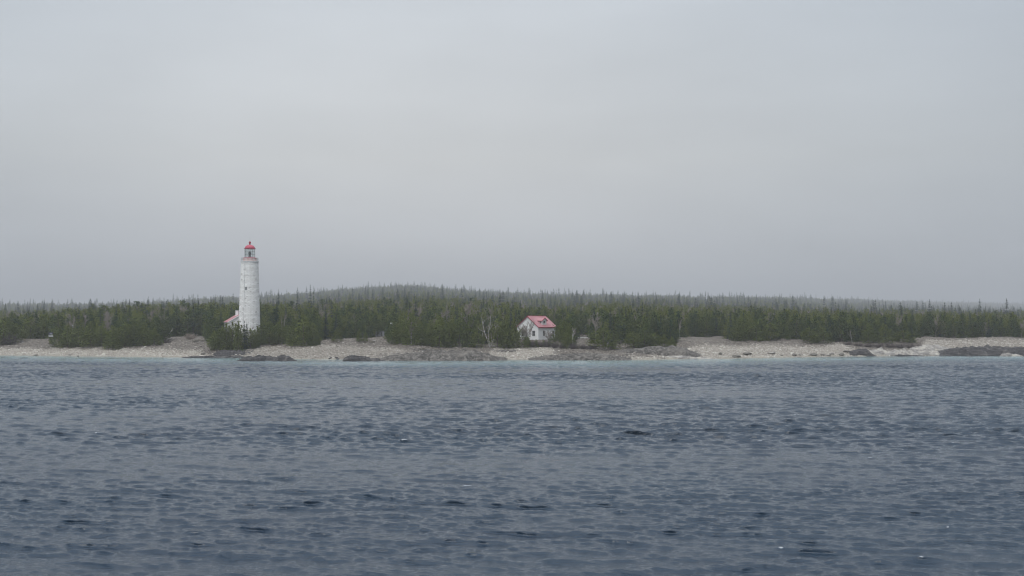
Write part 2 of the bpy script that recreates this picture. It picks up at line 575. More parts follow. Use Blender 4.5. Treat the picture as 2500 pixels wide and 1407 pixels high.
M_WATER, t, b = mat("lake_water", (0.018, 0.032, 0.048), 0.09, 0.5)
b.inputs['IOR'].default_value = 1.333
deep = ramp(t, obj_noise(t, 0.02, 3), [(0.3, (0.007, 0.019, 0.037)), (0.7, (0.011, 0.027, 0.046))])
c = mixc(t, attr(t, 'shallow'), deep, (0.185, 0.25, 0.25))
c = mixc(t, attr(t, 'foam'), c, (0.85, 0.87, 0.88))
t.links.new(c, b.inputs['Base Color'])
rg = math_node(t, 'MULTIPLY_ADD', attr(t, 'foam'), 0.6)
rg.node.inputs[2].default_value = 0.06
t.links.new(rg, b.inputs['Roughness'])
n1 = obj_noise(t, 1.0, 5, 0.62, mapped(t, (1.5, 3.2, 1)))
n2 = obj_noise(t, 1.0, 4, 0.6, mapped(t, (5.0, 9.0, 1), loc=(3, 7, 0)))
hsum = math_node(t, 'MULTIPLY_ADD', n2, 0.35)
t.links.new(n1, hsum.node.inputs[2])
bump(t, b, hsum, 0.65, 0.12)
me = np_mesh("water", np.stack([Xs2, Ys2, Zs], -1).reshape(-1, 3), quads, M_WATER, True, {'shallow': shallow, 'foam': foam})
tag(link("water", me), kind='structure')


# ------------------------------------------------------------------ tree prototypes (height 1, radius about 1)
def leaf_cards(cent, out, size, droop, r, tint):
    """one small bent quad per spray"""
    n = len(cent)
    rnd = r.normal(0, 1, (n, 3))
    t1 = out + np.array([0, 0, droop]) + 0.55 * rnd
    t1 /= np.linalg.norm(t1, axis=1)[:, None]
    t2 = np.cross(t1, r.normal(0, 1, (n, 3)))
    t2 /= np.linalg.norm(t2, axis=1)[:, None] + 1e-9
    l, w = size[:, None] * r.uniform(0.7, 1.35, (n, 1)), size[:, None] * r.uniform(0.35, 0.6, (n, 1))
    v = np.stack([cent - t1 * l * 0.5, cent + t2 * w, cent + t1 * l * 0.7, cent - t2 * w], 1)
    f = np.arange(n * 4).reshape(n, 4)
    # each spray is a bundle of twigs: it is lit as a tuft that faces outwards and up, not as a flat card
    nrm = np.cross(t1, t2)
    nrm *= np.sign((nrm * out).sum(1))[:, None]
    nrm = nrm * 0.45 + out * 0.75 + np.array([0, 0, 0.25])
    nrm /= np.linalg.norm(nrm, axis=1)[:, None] + 1e-9
    return v.reshape(-1, 3), f, np.repeat(tint, 4), np.repeat(nrm, 4, 0)


def aspect(v, asp):
    """the protos are drawn for a height : radius of asp, then stored at unit radius"""
    v = v.copy()
    v[:, :2] *= asp
    return v


def cedar_proto(seed, shape, n=1500, lobes=46):
    r = np.random.default_rng(seed)
    asp = 3.4

    def prof(t):
        if shape == 'cone':
            return (1 - t) ** 0.80 * np.minimum(1, 0.75 + t * 2.2)
        if shape == 'egg':
            return np.sqrt(np.clip(1 - ((t - 0.30) / 0.70) ** 2, 0, 1)) * np.minimum(1, 0.80 + t) * (1 - 0.15 * t)
        if shape == 'round':
            return np.sqrt(np.clip(1 - ((t - 0.38) / 0.63) ** 2, 0, 1))
        return (1 - t ** 1.7) ** 0.9 * np.minimum(1, 0.8 + t)
    tl = r.uniform(0, 1, lobes * 4)
    tl = tl[r.uniform(0, 1, lobes * 4) < prof(tl) + 0.10][:lobes]
    ang = r.uniform(0, 2 * np.pi, len(tl))
    rl = prof(tl) * r.uniform(0.62, 1.02, len(tl)) / asp
    lc = np.stack([rl * np.cos(ang), rl * np.sin(ang), 0.02 + tl * 0.94], 1)
    lr = 0.055 + 0.035 * r.uniform(0, 1, len(tl)) * (1.1 - tl)
    k = r.integers(0, len(tl), n)
    g = r.normal(0, 1, (n, 3)) * np.array([1, 1, 1.35])
    p1 = lc[k] + g * lr[k][:, None] * 0.8
    # the rest fills the body
    m = int(n * 0.28)
    t2 = r.uniform(0, 1, m * 3)
    t2 = t2[r.uniform(0, 1, m * 3) < prof(t2) + 0.04][:m]
    a2 = r.uniform(0, 2 * np.pi, len(t2))
    r2 = prof(t2) * np.sqrt(r.uniform(0.15, 0.95, len(t2))) / asp
    p2 = np.stack([r2 * np.cos(a2), r2 * np.sin(a2), 0.015 + t2 * 0.97], 1)
    # leader sprays at the very top
    tp = r.uniform(0.9, 1.03, 40)
    p3 = np.stack([r.normal(0, 0.010, 40), r.normal(0, 0.010, 40), tp], 1)
    p = np.concatenate([p1, p2, p3])
    p[:, 2] = np.clip(p[:, 2], 0.012, 1.04)
    out = p - np.stack([p[:, 0] * 0.1, p[:, 1] * 0.1, p[:, 2] * 0.92], 1)
    out /= np.linalg.norm(out, axis=1)[:, None] + 1e-6
    lt = r.uniform(0, 1, len(tl)) ** 1.5
    tint = np.concatenate([lt[k] * 0.75, r.uniform(0, 0.35, len(p2)), r.uniform(0.2, 0.6, 40)])
    tint = np.clip(tint + r.normal(0, 0.10, len(p)), 0, 1)
    v, f, tn, nn = leaf_cards(p, out, r.uniform(0.022, 0.042, len(p)), 0.5, r, tint)
    v[:, :2] *= asp
    return v, f, tn, nn


def spruce_proto(seed, dens=1.0, ragged=0.25, asp=5.2, levels=26):
    r = np.random.default_rng(seed)
    P, O, SZ, T = [], [], [], []
    gaps = r.uniform(0, 1, levels)
    for i in range(levels):
        t = 0.05 + 0.93 * i / levels
        if gaps[i] < ragged * 0.5:
            continue
        rad = ((1 - t) ** 0.85 * 0.97 + 0.05) / asp * r.uniform(1 - ragged, 1.05)
        nb = max(4, int((9 - 4 * t) * dens))
        a0 = r.uniform(0, 6.28)
        for j in range(nb):
            a = a0 + 6.283 * j / nb + r.normal(0, 0.2)
            L = rad * r.uniform(0.65, 1.15)
            m = max(3, int(9 * (1 - t) + 3))
            q = (np.arange(m) + 0.5) / m
            lift = 0.16 * t * L - 0.34 * (1 - t) * L
            zz = t + q * lift - 0.10 * q ** 2 * L + r.normal(0, 0.004, m)
            P.append(np.stack([np.cos(a) * L * q, np.sin(a) * L * q, zz], 1) + r.normal(0, 0.006, (m, 3)))
            O.append(np.repeat([[np.cos(a), np.sin(a), -0.25]], m, 0))
            SZ.append(r.uniform(0.026, 0.044, m) * (1.05 - 0.55 * t))
            T.append(np.clip(q * 0.5 + r.normal(0, 0.12, m), 0, 1))
    tp = np.linspace(0.93, 1.02, 16)
    P.append(np.stack([r.normal(0, 0.004, 16), r.normal(0, 0.004, 16), tp], 1))
    O.append(np.repeat([[0, 0, 1.0]], 16, 0))
    SZ.append(np.full(16, 0.018))
    T.append(np.full(16, 0.2))
    P, O, SZ, T = map(np.concatenate, (P, O, SZ, T))
    v, f, tn, nn = leaf_cards(P, O, SZ, -0.1, r, T)
    v[:, :2] *= asp
    return v, f, tn, nn


def tubes(segs, n=3):
    """segs: list of (p0, p1, r0, r1) -> arrays"""
    p0 = np.array([s[0] for s in segs]); p1 = np.array([s[1] for s in segs])
    r0 = np.array([s[2] for s in segs]); r1 = np.array([s[3] for s in segs])
    t = p1 - p0
    t /= np.linalg.norm(t, axis=1)[:, None] + 1e-9
    h = np.where(np.abs(t[:, 2:3]) > 0.9, [[1.0, 0, 0]], [[0, 0, 1.0]])
    a = np.cross(t, h); a /= np.linalg.norm(a, axis=1)[:, None] + 1e-9
    b = np.cross(t, a)
    w = 2 * np.pi * np.arange(n) / n
    ring = a[:, None, :] * np.cos(w)[None, :, None] + b[:, None, :] * np.sin(w)[None, :, None]
    v = np.concatenate([p0[:, None] + ring * r0[:, None, None], p1[:, None] + ring * r1[:, None, None]], 1)
    m = len(segs)
    base = (np.arange(m) * 2 * n)[:, None]
    f = np.concatenate([base + np.array([[k, (k + 1) % n, n + (k + 1) % n, n + k]]) for k in range(n)], 0)
    return v.reshape(-1, 3), f


def bare_proto(seed, asp=3.0, stems=1, thick=0.013, twig=0.0028, spread=0.5, levels=4, kids=(7, 5, 5), lean=0.0):
    """returns limb segments and twig segments, unit height"""
    r = np.random.default_rng(seed)
    limbs, twigs = [], []

    def grow(p, d, L, rad, lev):
        nseg = 5 if lev == 0 else 3
        pts = [p]
        dd = d.copy()
        for i in range(nseg):
            dd = dd + r.normal(0, 0.10 + 0.05 * lev, 3) + np.array([0, 0, 0.07])
            dd /= np.linalg.norm(dd)
            pts.append(pts[-1] + dd * L / nseg)
        for i in range(nseg):
            ra, rb = rad * (1 - 0.75 * i / nseg), rad * (1 - 0.75 * (i + 1) / nseg)
            (limbs if lev <= 1 else twigs).append((pts[i], pts[i + 1], max(ra, twig), max(rb, twig * 0.7)))
        if lev < levels - 1:
            for j in range(kids[lev]):
                q = r.uniform(0.32, 1.0) if lev == 0 else r.uniform(0.2, 1.0)
                i = min(int(q * nseg), nseg - 1)
                pp = pts[i] + (pts[i + 1] - pts[i]) * (q * nseg - i)
                a = r.uniform(0, 6.283)
                side = np.array([math.cos(a), math.sin(a), 0.0])
                nd = dd * (1 - spread) + side * spread * (1.0 if lev < 2 else 1.3) + np.array([0, 0, 0.22])
                nd /= np.linalg.norm(nd)
                grow(pp, nd, L * r.uniform(0.30, 0.52) * (1.15 - 0.5 * (q if lev == 0 else 0.3)), rad * 0.42 * (1.2 - 0.5 * q), lev + 1)
    for s in range(stems):
        a = r.uniform(0, 6.283) if stems > 1 else 0
        tilt = r.uniform(0.10, 0.30) if stems > 1 else lean
        d = np.array([math.cos(a) * tilt, math.sin(a) * tilt, 1.0])
        d /= np.linalg.norm(d)
        grow(np.array([0.015 * math.cos(a), 0.015 * math.sin(a), -0.01]), d, r.uniform(0.72, 0.88), thick * r.uniform(0.8, 1.1), 0)
    top = max(max(s[1][2] for s in limbs), max([s[1][2] for s in twigs] or [0]))
    k = 1.0 / top
    lv, lf = tubes([(a * k, b * k, c_, d_) for a, b, c_, d_ in limbs], 5)
    tv, tf = tubes([(a * k, b * k, c_, d_) for a, b, c_, d_ in twigs], 3) if twigs else (None, None)
    return (lv, lf), (tv, tf)


def shrub_proto(seed, n=170):
    r = np.random.default_rng(seed)
    segs = []
    for i in range(n):
        a, t = r.uniform(0, 6.283), r.uniform(0, 1) ** 0.6
        p = np.array([math.cos(a), math.sin(a), 0]) * r.uniform(0, 0.35)
        d = np.array([math.cos(a) * t, math.sin(a) * t, 1.1 - 0.6 * t])
        d /= np.linalg.norm(d)
        L = r.uniform(0.5, 1.0) * (1 - 0.25 * t)
        prev = p
        for s in range(3):
            d = d + r.normal(0, 0.16, 3); d /= np.linalg.norm(d)
            q = prev + d * L / 3
            segs.append((prev, q, 0.012 * (1 - s * 0.25), 0.012 * (0.75 - s * 0.25)))
            if s > 0:
                for _ in range(3):
                    e = d + r.normal(0, 0.6, 3); e /= np.linalg.norm(e)
                    segs.append((q, q + e * L * r.uniform(0.15, 0.3), 0.007, 0.004))
            prev = q
    return tubes(segs, 3)


PROTO = {'cedar': [], 'spruce': [], 'bare': []}      # each: dict(crown=mesh, trunk=mesh, asp=height / radius)


def trunk_mesh(name, asp, r0, top, m, seed):
    r = np.random.default_rng(seed)
    zs = np.linspace(-0.02, top, 7)
    segs, prev = [], None
    off = np.cumsum(r.normal(0, 0.003, (7, 2)), 0)
    pts = [np.array([off[i, 0], off[i, 1], z]) for i, z in enumerate(zs)]
    rr = r0 * (1 - np.linspace(0, 0.92, 7))
    v, f = tubes([(pts[i], pts[i + 1], rr[i], rr[i + 1]) for i in range(6)], 6)
    v[:, :2] *= asp
    return np_mesh(name, v, f, m, True)


for s, shp in enumerate(['cone', 'egg', 'flame', 'cone', 'egg', 'flame', 'cone', 'round']):
    v, f, tn, nn = cedar_proto(100 + s, shp)
    PROTO['cedar'].append(dict(crown=np_mesh("cedar_crown", v, f, M_CEDAR, True, {'tint': tn}, nn), trunk=trunk_mesh("cedar_trunk", 3.4, 0.014, 0.93, M_BARK, s), shape=shp))
for s, (dn, rg_, asp_) in enumerate([(1.0, 0.25, 4.6), (1.1, 0.2, 5.5), (0.7, 0.5, 6.0), (0.9, 0.35, 5.0), (0.6, 0.65, 6.5), (1.0, 0.3, 4.2)]):
    v, f, tn, nn = spruce_proto(200 + s, dn, rg_, asp_)
    PROTO['spruce'].append(dict(crown=np_mesh("spruce_crown", v, f, M_SPRUCE, True, {'tint': tn}, nn), trunk=trunk_mesh("spruce_trunk", asp_, 0.011, 0.98, M_BARK, 20 + s), shape='spruce'))
for s in range(5):
    (lv, lf), (tv, tf) = bare_proto(300 + s, kids=(9, 7, 6), twig=0.0026, levels=4)
    lv = lv.copy(); tv = tv.copy()
    lv[:, :2] *= 3.2; tv[:, :2] *= 3.2
    PROTO['bare'].append(dict(crown=np_mesh("bare_branches", tv, tf, M_TWIG, False), trunk=np_mesh("bare_trunk", lv, lf, M_GREYBARK, True), shape='bare'))

# ------------------------------------------------------------------ where the trees stand
# tops of the near woods in the picture (px, y)
NEAR_TOP = np.array([(-300, 776), (0, 778), (60, 772), (120, 768), (180, 763), (250, 756), (330, 747), (400, 741), (480, 736), (540, 739), (600, 742), (660, 742), (760, 741),
                     (850, 745), (950, 743), (1000, 738), (1100, 740), (1200, 742), (1300, 757), (1400, 757), (1500, 752), (1600, 755), (1700, 758), (1800, 762), (1900, 765),
                     (2050, 768), (2150, 772), (2300, 775), (2400, 776), (2500, 778), (2800, 778)], float)
NTU = U(NEAR_TOP[:, 0])
trees = []        # (kind, proto, x, y, z, height, radius, rot, layer)


def add_tree(kind, proto, x, y, h, rad, layer):
    trees.append([kind, proto, x, y, H1(x, y) - 0.1, h, rad, random.uniform(0, 6.283), layer])


# trees of the front edge that can be told apart in the photograph: px, foot y, top y, half width px, kind, proto
HAND = [
    (10, 840, 779, 34, 'cedar', 4), (40, 836, 790, 16, 'cedar', 1), (75, 827, 775, 26, 'cedar', 0), (106, 827, 772, 22, 'cedar', 2),
    (146, 847, 801, 20, 'cedar', 1), (166, 848, 797, 22, 'cedar', 0), (192, 847, 788, 25, 'cedar', 2), (222, 847, 786, 25, 'cedar', 0),
    (248, 847, 797, 20, 'cedar', 1), (275, 853, 797, 23, 'cedar', 3), (306, 847, 788, 22, 'cedar', 1), (328, 845, 777, 26, 'cedar', 6), (352, 844, 788, 22, 'cedar', 2),
    (378, 843, 801, 19, 'cedar', 0),
    (524, 856, 812, 17, 'cedar', 1), (536, 854, 801, 19, 'cedar', 4), (553, 855, 792, 18, 'cedar', 6), (568, 853, 788, 17, 'cedar', 2), (583, 857, 785, 14, 'cedar', 0),
    (597, 854, 784, 10, 'spruce', 2), (603, 853, 788, 11, 'spruce', 0), (612, 852, 803, 15, 'cedar', 1), (622, 846, 806, 12, 'cedar', 2),
    (543, 850, 797, 17, 'cedar', 1), (560, 848, 796, 15, 'cedar', 0), (575, 849, 792, 15, 'cedar', 1), (590, 851, 795, 14, 'cedar', 4), (618, 851, 815, 13, 'cedar', 4), (629, 846, 798, 11, 'cedar', 0),
    (639, 842, 787, 16, 'cedar', 6), (658, 842, 787, 21, 'cedar', 2), (680, 840, 788, 22, 'cedar', 1), (700, 839, 795, 20, 'cedar', 4), (716, 842, 783, 19, 'cedar', 2),
    (741, 844, 774, 33, 'cedar', 3), (766, 843, 802, 17, 'cedar', 0), (775, 842, 812, 10, 'cedar', 1),
    (823, 834, 800, 13, 'cedar', 0), (878, 834, 803, 9, 'cedar', 3), (893, 834, 811, 7, 'cedar', 0),
    (962, 840, 786, 15, 'cedar', 2), (985, 841, 782, 22, 'cedar', 1), (1004, 842, 767, 27, 'cedar', 6), (1030, 842, 790, 20, 'cedar', 4), (1050, 845, 783, 18, 'cedar', 0),
    (1074, 848, 770, 27, 'cedar', 3), (1098, 847, 786, 19, 'cedar', 2), (1121, 847, 777, 22, 'cedar', 1), (1146, 848, 779, 20, 'cedar', 6), (1168, 849, 792, 18, 'cedar', 4),
    (1214, 850, 780, 21, 'cedar', 1), (1237, 850, 789, 19, 'cedar', 2), (1255, 849, 783, 18, 'cedar', 0), (1275, 842, 800, 15, 'cedar', 1), (1288, 849, 823, 11, 'cedar', 0),
    (1309, 848, 829, 8, 'cedar', 3), (1327, 847, 831, 8, 'cedar', 0),
    (1377, 843, 781, 20, 'cedar', 4), (1350, 845, 817, 13, 'cedar', 2), (1385, 850, 813, 13, 'cedar', 1), (1397, 846, 818, 10, 'cedar', 0),
    (1472, 851, 803, 34, 'cedar', 7), (1546, 851, 810, 22, 'cedar', 4), (1573, 850, 803, 25, 'cedar', 2), (1600, 848, 813, 20, 'cedar', 1), (1622, 847, 817, 16, 'cedar', 6),
    (1640, 846, 822, 11, 'cedar', 0),
    (1800, 832, 783, 22, 'cedar', 2), (1816, 832, 774, 24, 'cedar', 1), (1845, 833, 782, 22, 'cedar', 6), (1880, 833, 787, 22, 'cedar', 4), (1975, 837, 799, 20, 'cedar', 1),
    (2010, 838, 802, 22, 'cedar', 2), (2120, 838, 790, 20, 'cedar', 0), (2160, 838, 793, 22, 'cedar', 3), (2205, 837, 808, 24, 'cedar', 7), (2226, 836, 800, 10, 'spruce', 2),
    # spruces that stand out over the near woods
    (1221, 834, 717, 15, 'spruce', 0), (1238, 832, 733, 6, 'spruce', 4), (1252, 832, 735, 12, 'spruce', 3), (1304, 822, 735, 6, 'spruce', 4), (1322, 822, 741, 8, 'spruce', 2),
    (1445, 822, 754, 10, 'spruce', 3), (1397, 820, 752, 7, 'spruce', 4), (1519, 822, 762, 8, 'spruce', 1), (1794, 822, 748, 12, 'spruce', 3), (1844, 822, 756, 14, 'spruce', 0),
    (2078, 826, 766, 6, 'spruce', 4), (2152, 826, 768, 8, 'spruce', 2), (2160, 826, 770, 6, 'spruce', 4), (219, 815, 745, 6, 'spruce', 4), (249, 815, 748, 7, 'spruce', 2),
    (1018, 820, 728, 10, 'spruce', 3), (962, 820, 726, 8, 'spruce', 1), (805, 815, 724, 12, 'spruce', 5), (765, 815, 712, 8, 'spruce', 2), (362, 812, 726, 9, 'spruce', 5),
    (316, 812, 731, 11, 'spruce', 3), (538, 812, 723, 10, 'spruce', 3), (526, 812, 727, 9, 'spruce', 4), (680, 812, 714, 9, 'spruce', 1), (726, 812, 704, 7, 'spruce', 4),
    (757, 812, 697, 9, 'spruce', 4), (2322, 820, 762, 10, 'spruce', 5), (2402, 820, 768, 12, 'spruce', 5), (2432, 820, 770, 10, 'spruce', 3), (2278, 820, 772, 7, 'spruce', 4),
]
for px, fy, ty, hw, kind, pr in HAND:
    p = ground_at(px, fy)
    h = (fy - ty) * p.y / FPX
    rad = hw * p.y / FPX
    fe = float(np.interp(p.x / p.y, EDGE_U, EDGE_D))
    lay = 'front' if (p.y - float(shoreY(p.x / p.y))) < fe + 12 else 'mid'
    if kind == 'spruce' and fy <= 834 and px != 2226:
        # tall ones stand deeper in the woods: same line of sight, further off
        Y = {True: 430.0, False: 400.0}[ty < 735]
        if fy < 816:
            Y = 520.0 if ty < 735 else 470.0
        x = U(px) * Y
        top = CAM_H + (HZ - ty) * Y / FPX
        h, rad, p, lay = top - H1(x, Y), hw * Y / FPX, Vector((x, Y, 0)), 'mid'
    add_tree(kind, pr, p.x, p.y, h, rad * (1.08 if kind == 'cedar' else 1.15), lay)
n_hand = len(trees)

# no trees inside the buildings, the clearings or right in front of them
BLOCK = [(-78.5, 340, 9.5), (8.0, 346, 10.5), (3.0, 341, 8), (-42, 366, 5.5)]
CLEAR = [(1399, 1442, 860), (400, 512, 378), (905, 950, 366)]     # px0, px1, open as far as Y


def blocked(x, y):
    for bx, by, br in BLOCK:
        if (x - bx) ** 2 + (y - by) ** 2 < br * br:
            return True
    px = CX + FPX * x / y
    if 1250 < px < 1368 and y < 352:
        return True
    if 548 < px < 640 and y < 350:
        return True
    return False


hx = np.array([t_[2] for t_ in trees]); hy = np.array([t_[3] for t_ in trees])
sp_noise = wnoise(31, 90)


def scatter(y0, y1, cell, layer):
    y = y0
    while y < y1:
        xw = 0.50 * y
        x = -xw + random.uniform(0, cell)
        while x < xw:
            jx, jy = x + random.uniform(-.42, .42) * cell, y + random.uniform(-.45, .45) * cell
            x += cell
            u = jx / jy
            d = jy - float(shoreY(u))
            e = float(np.interp(u, EDGE_U, EDGE_D))
            if d < e + (2.5 if layer == 'near' else 2) or blocked(jx, jy):
                continue
            if layer == 'near' and np.min((hx - jx) ** 2 + (hy - jy) ** 2) < 5.0:
                continue
            px = CX + FPX * u
            g = H1(jx, jy)
            near_top = float(np.interp(u, NTU, NEAR_TOP[:, 1]))
            q = random.random()
            mixn = float(sp_noise(jx, jy)) * 0.12
            if layer == 'near':
                kind = 'cedar' if q < 0.84 else ('spruce' if q < 0.95 else 'bare')
            elif layer == 'mid':
                kind = 'cedar' if q < 0.36 + 2 * mixn else ('spruce' if q < 0.56 + 2 * mixn else 'bare')
            else:
                mixn *= 2.4
                kind = 'cedar' if q < 0.26 + mixn else ('spruce' if q < 0.50 + mixn else 'bare')
            if kind == 'cedar':
                h = random.uniform(4.6, 8.6) + max(0, jy - 335) * 0.028 if layer == 'near' else random.uniform(7.5, 13)
                rad = h * random.uniform(0.25, 0.38)
                pr = random.choice([0, 1, 2, 3, 4, 5, 6])
            elif kind == 'spruce':
                h = random.uniform(7, 12) if layer == 'near' else random.uniform(8.5, 14.5)
                if random.random() < 0.12 and layer != 'near':
                    h *= 1.25
                rad = h * random.uniform(0.16, 0.25) * (1.4 if layer == 'far' else 1)
                pr = random.randrange(6)
            else:
                h = random.uniform(6.5, 11.5)
                rad = h * random.uniform(0.25, 0.36)
                pr = random.randrange(5)
            if layer != 'far':
                # keep the outline of the near woods as in the photograph
                lim = near_top + random.gauss(0, 6.0) - (12 if kind == 'spruce' and random.random() < 0.2 else 0)
                if layer == 'mid':
                    sk = float(np.interp(u, RG_U, RG[:, 1]))
                    w = 0.35 * min(1, max(0, (jy - 470) / 170))
                    lim = lim * (1 - w) + (sk + 4) * w
                hmax = CAM_H + (HZ - lim) * jy / FPX - g
                if hmax < 3.2:
                    continue
                if h > hmax:
                    k = hmax / h
                    h, rad = hmax, rad * max(k, 0.75)
            else:
                sk = float(np.interp(u, RG_U, RG[:, 1]))
                tall = kind == 'spruce' and random.random() < 0.05 + 0.09 * max(0.0, float(sp_noise(jx * 1.7, jy * 0.6)))
                if tall:
                    h = random.uniform(15, 22)
                    rad = h * random.uniform(0.19, 0.27)
                hmax = CAM_H + (HZ - sk + random.gauss(3, 4) + (random.uniform(6, 17) if tall else 0)) * jy / FPX - g
                if hmax < 4:
                    continue
                k_h = 0.78 + 0.42 * min(1.0, (jy - 640) / 1300)
                h, rad = min(h * k_h, hmax), rad * k_h
            add_tree(kind, pr, jx, jy, h, rad, layer)
        y += cell * 0.9


scatter(312, 430, 4.0, 'near')
scatter(430, 640, 5.2, 'mid')
scatter(640, 1150, 7.0, 'far')
scatter(1150, 2000, 8.5, 'far')
scatter(2000, 3000, 11.0, 'far')
scatter(3000, 5200, 15.0, 'far')

# how much of each tree the photograph can show (front to back, against the tops of those before it)
order = sorted(range(len(trees)), key=lambda i: trees[i][3])
hor = np.full(700, 2000.0)           # lowest uncovered row, per 4 px column, from px -150
vis = np.zeros(len(trees))
keep = np.zeros(len(trees), bool)
for i in order:
    kind, pr, x, y, z, h, rad, rot, lay = trees[i]
    px, py_top = proj(x, y, z + h)
    _, py_foot = proj(x, y, z)
    hwp = rad * FPX / y
    c0, c1 = int((px - hwp * 0.7 + 150) / 4), int((px + hwp * 0.7 + 150) / 4)
    c0, c1 = max(c0, 0), min(c1, 699)
    if c1 < c0:
        continue
    cols = np.arange(c0, c1 + 1)
    offs = np.abs((cols * 4 - 150 + 2 - px) / max(hwp, 1))
    toprow = py_top + (py_foot - py_top) * np.clip(offs, 0, 1) * 0.55
    area = np.clip(np.minimum(hor[cols], py_foot) - toprow, 0, None)
    inpic = (cols * 4 - 150 > -4) & (cols * 4 - 150 < 2504)
    vis[i] = float((area * inpic).sum()) * 4
    slack = np.clip(np.minimum(hor[cols], py_foot) + 7 - toprow, 0, None).sum()
    keep[i] = slack > 0
    if kind == 'bare':
        hor[cols] = np.minimum(hor[cols], toprow + (py_foot - toprow) * 0.6)
    else:
        hor[cols] = np.minimum(hor[cols], toprow + (py_foot - toprow) * 0.10)

LM = [(-200, "the left edge of the photo"), (125, "the shore sign"), (609, "the lighthouse"), (957, "the lamp post"), (1192, "the forked birch"), (1312, "the red-roofed house"),
      (1472, "the round shore cedar"), (1815, "the cobble hump"), (2240, "the dark rock point"), (2700, "the right edge of the photo")]


def zone(px):
    for k in range(len(LM) - 1):
        if px < LM[k + 1][0]:
            return k
    return len(LM) - 2


ONES = "first second third fourth fifth sixth seventh eighth ninth tenth eleventh twelfth thirteenth fourteenth fifteenth sixteenth seventeenth eighteenth nineteenth".split()
TENS = {2: ("twentieth", "twenty"), 3: ("thirtieth", "thirty"), 4: ("fortieth", "forty"), 5: ("fiftieth", "fifty"), 6: ("sixtieth", "sixty"), 7: ("seventieth", "seventy"), 8: ("eightieth", "eighty"), 9: ("ninetieth", "ninety")}


def ordinal(n):
    if n < 20:
        return ONES[n - 1]
    t_, o_ = divmod(n, 10)
    return TENS[t_][0] if o_ == 0 else TENS[t_][1] + "-" + ONES[o_ - 1]


KN = {'cedar': ("cedar_tree", "cedar"), 'spruce': ("spruce_tree", "spruce"), 'bare': ("leafless_tree", "leafless tree")}
ADJ = {'cedar': {'cone': "pointed olive", 'egg': "rounded olive", 'flame': "full dark-green", 'round': "domed olive"}, 'spruce': {'spruce': "dark spiky"}, 'bare': {'bare': "grey"}}
ROW = {'front': "at the wood's shore edge", 'near': "in the near wood", 'mid': "in the middle wood", 'far': "on the hazy slope"}
single = set()
for kind in KN:
    ids = [i for i in range(len(trees)) if trees[i][0] == kind and keep[i]]
    ids.sort(key=lambda i: -(vis[i] + (1e6 if i < n_hand else 0)))
    single |= {i for i in ids[:290] if vis[i] > 45 or i < n_hand}
cells = {}
for i in single:
    kind, pr, x, y, z, h, rad, rot, lay = trees[i]
    px = proj(x, y, z + h)[0]
    cells.setdefault((kind, PROTO[kind][pr]['shape'], lay, zone(px)), []).append((px, i))
LAB = {}
for (kind, shp, lay, zn), lst in cells.items():
    lst.sort()
    a_, b_ = LM[zn][1], LM[zn + 1][1]
    for q, (px, i) in enumerate(lst):
        adj = ADJ[kind][shp]
        noun = KN[kind][1]
        nth = ordinal(q + 1)
        if zn == 0:
            LAB[i] = f"{nth} {adj} {noun} {ROW[lay]}, counting from the photo's left edge"
        else:
            LAB[i] = f"{nth} {adj} {noun} {ROW[lay]}, counting rightward from {a_}"
for i in sorted(single, key=lambda i: trees[i][2]):
    kind, pr, x, y, z, h, rad, rot, lay = trees[i]
    P_ = PROTO[kind][pr]
    root = empty(KN[kind][0], (x, y, z), rot)
    root.scale = (rad, rad, h)
    tag(root, LAB[i], KN[kind][1].split()[-1] if kind == 'bare' else "tree", {'cedar': "cedars of the island wood", 'spruce': "spruces of the island wood", 'bare': "leafless trees of the island wood"}[kind])
    cr = link("crown", P_['crown'], root)
    ol = (random.uniform(0.5, 1.0) if lay == 'front' else random.uniform(0.0, 0.3)) if kind == 'cedar' else random.uniform(0, 0.4)
    cr.color = (ol, random.uniform(0.15, 0.75) if kind == 'cedar' and lay == 'front' else random.uniform(0, 0.15), 0, 1)
    link("trunk", P_['trunk'], root)

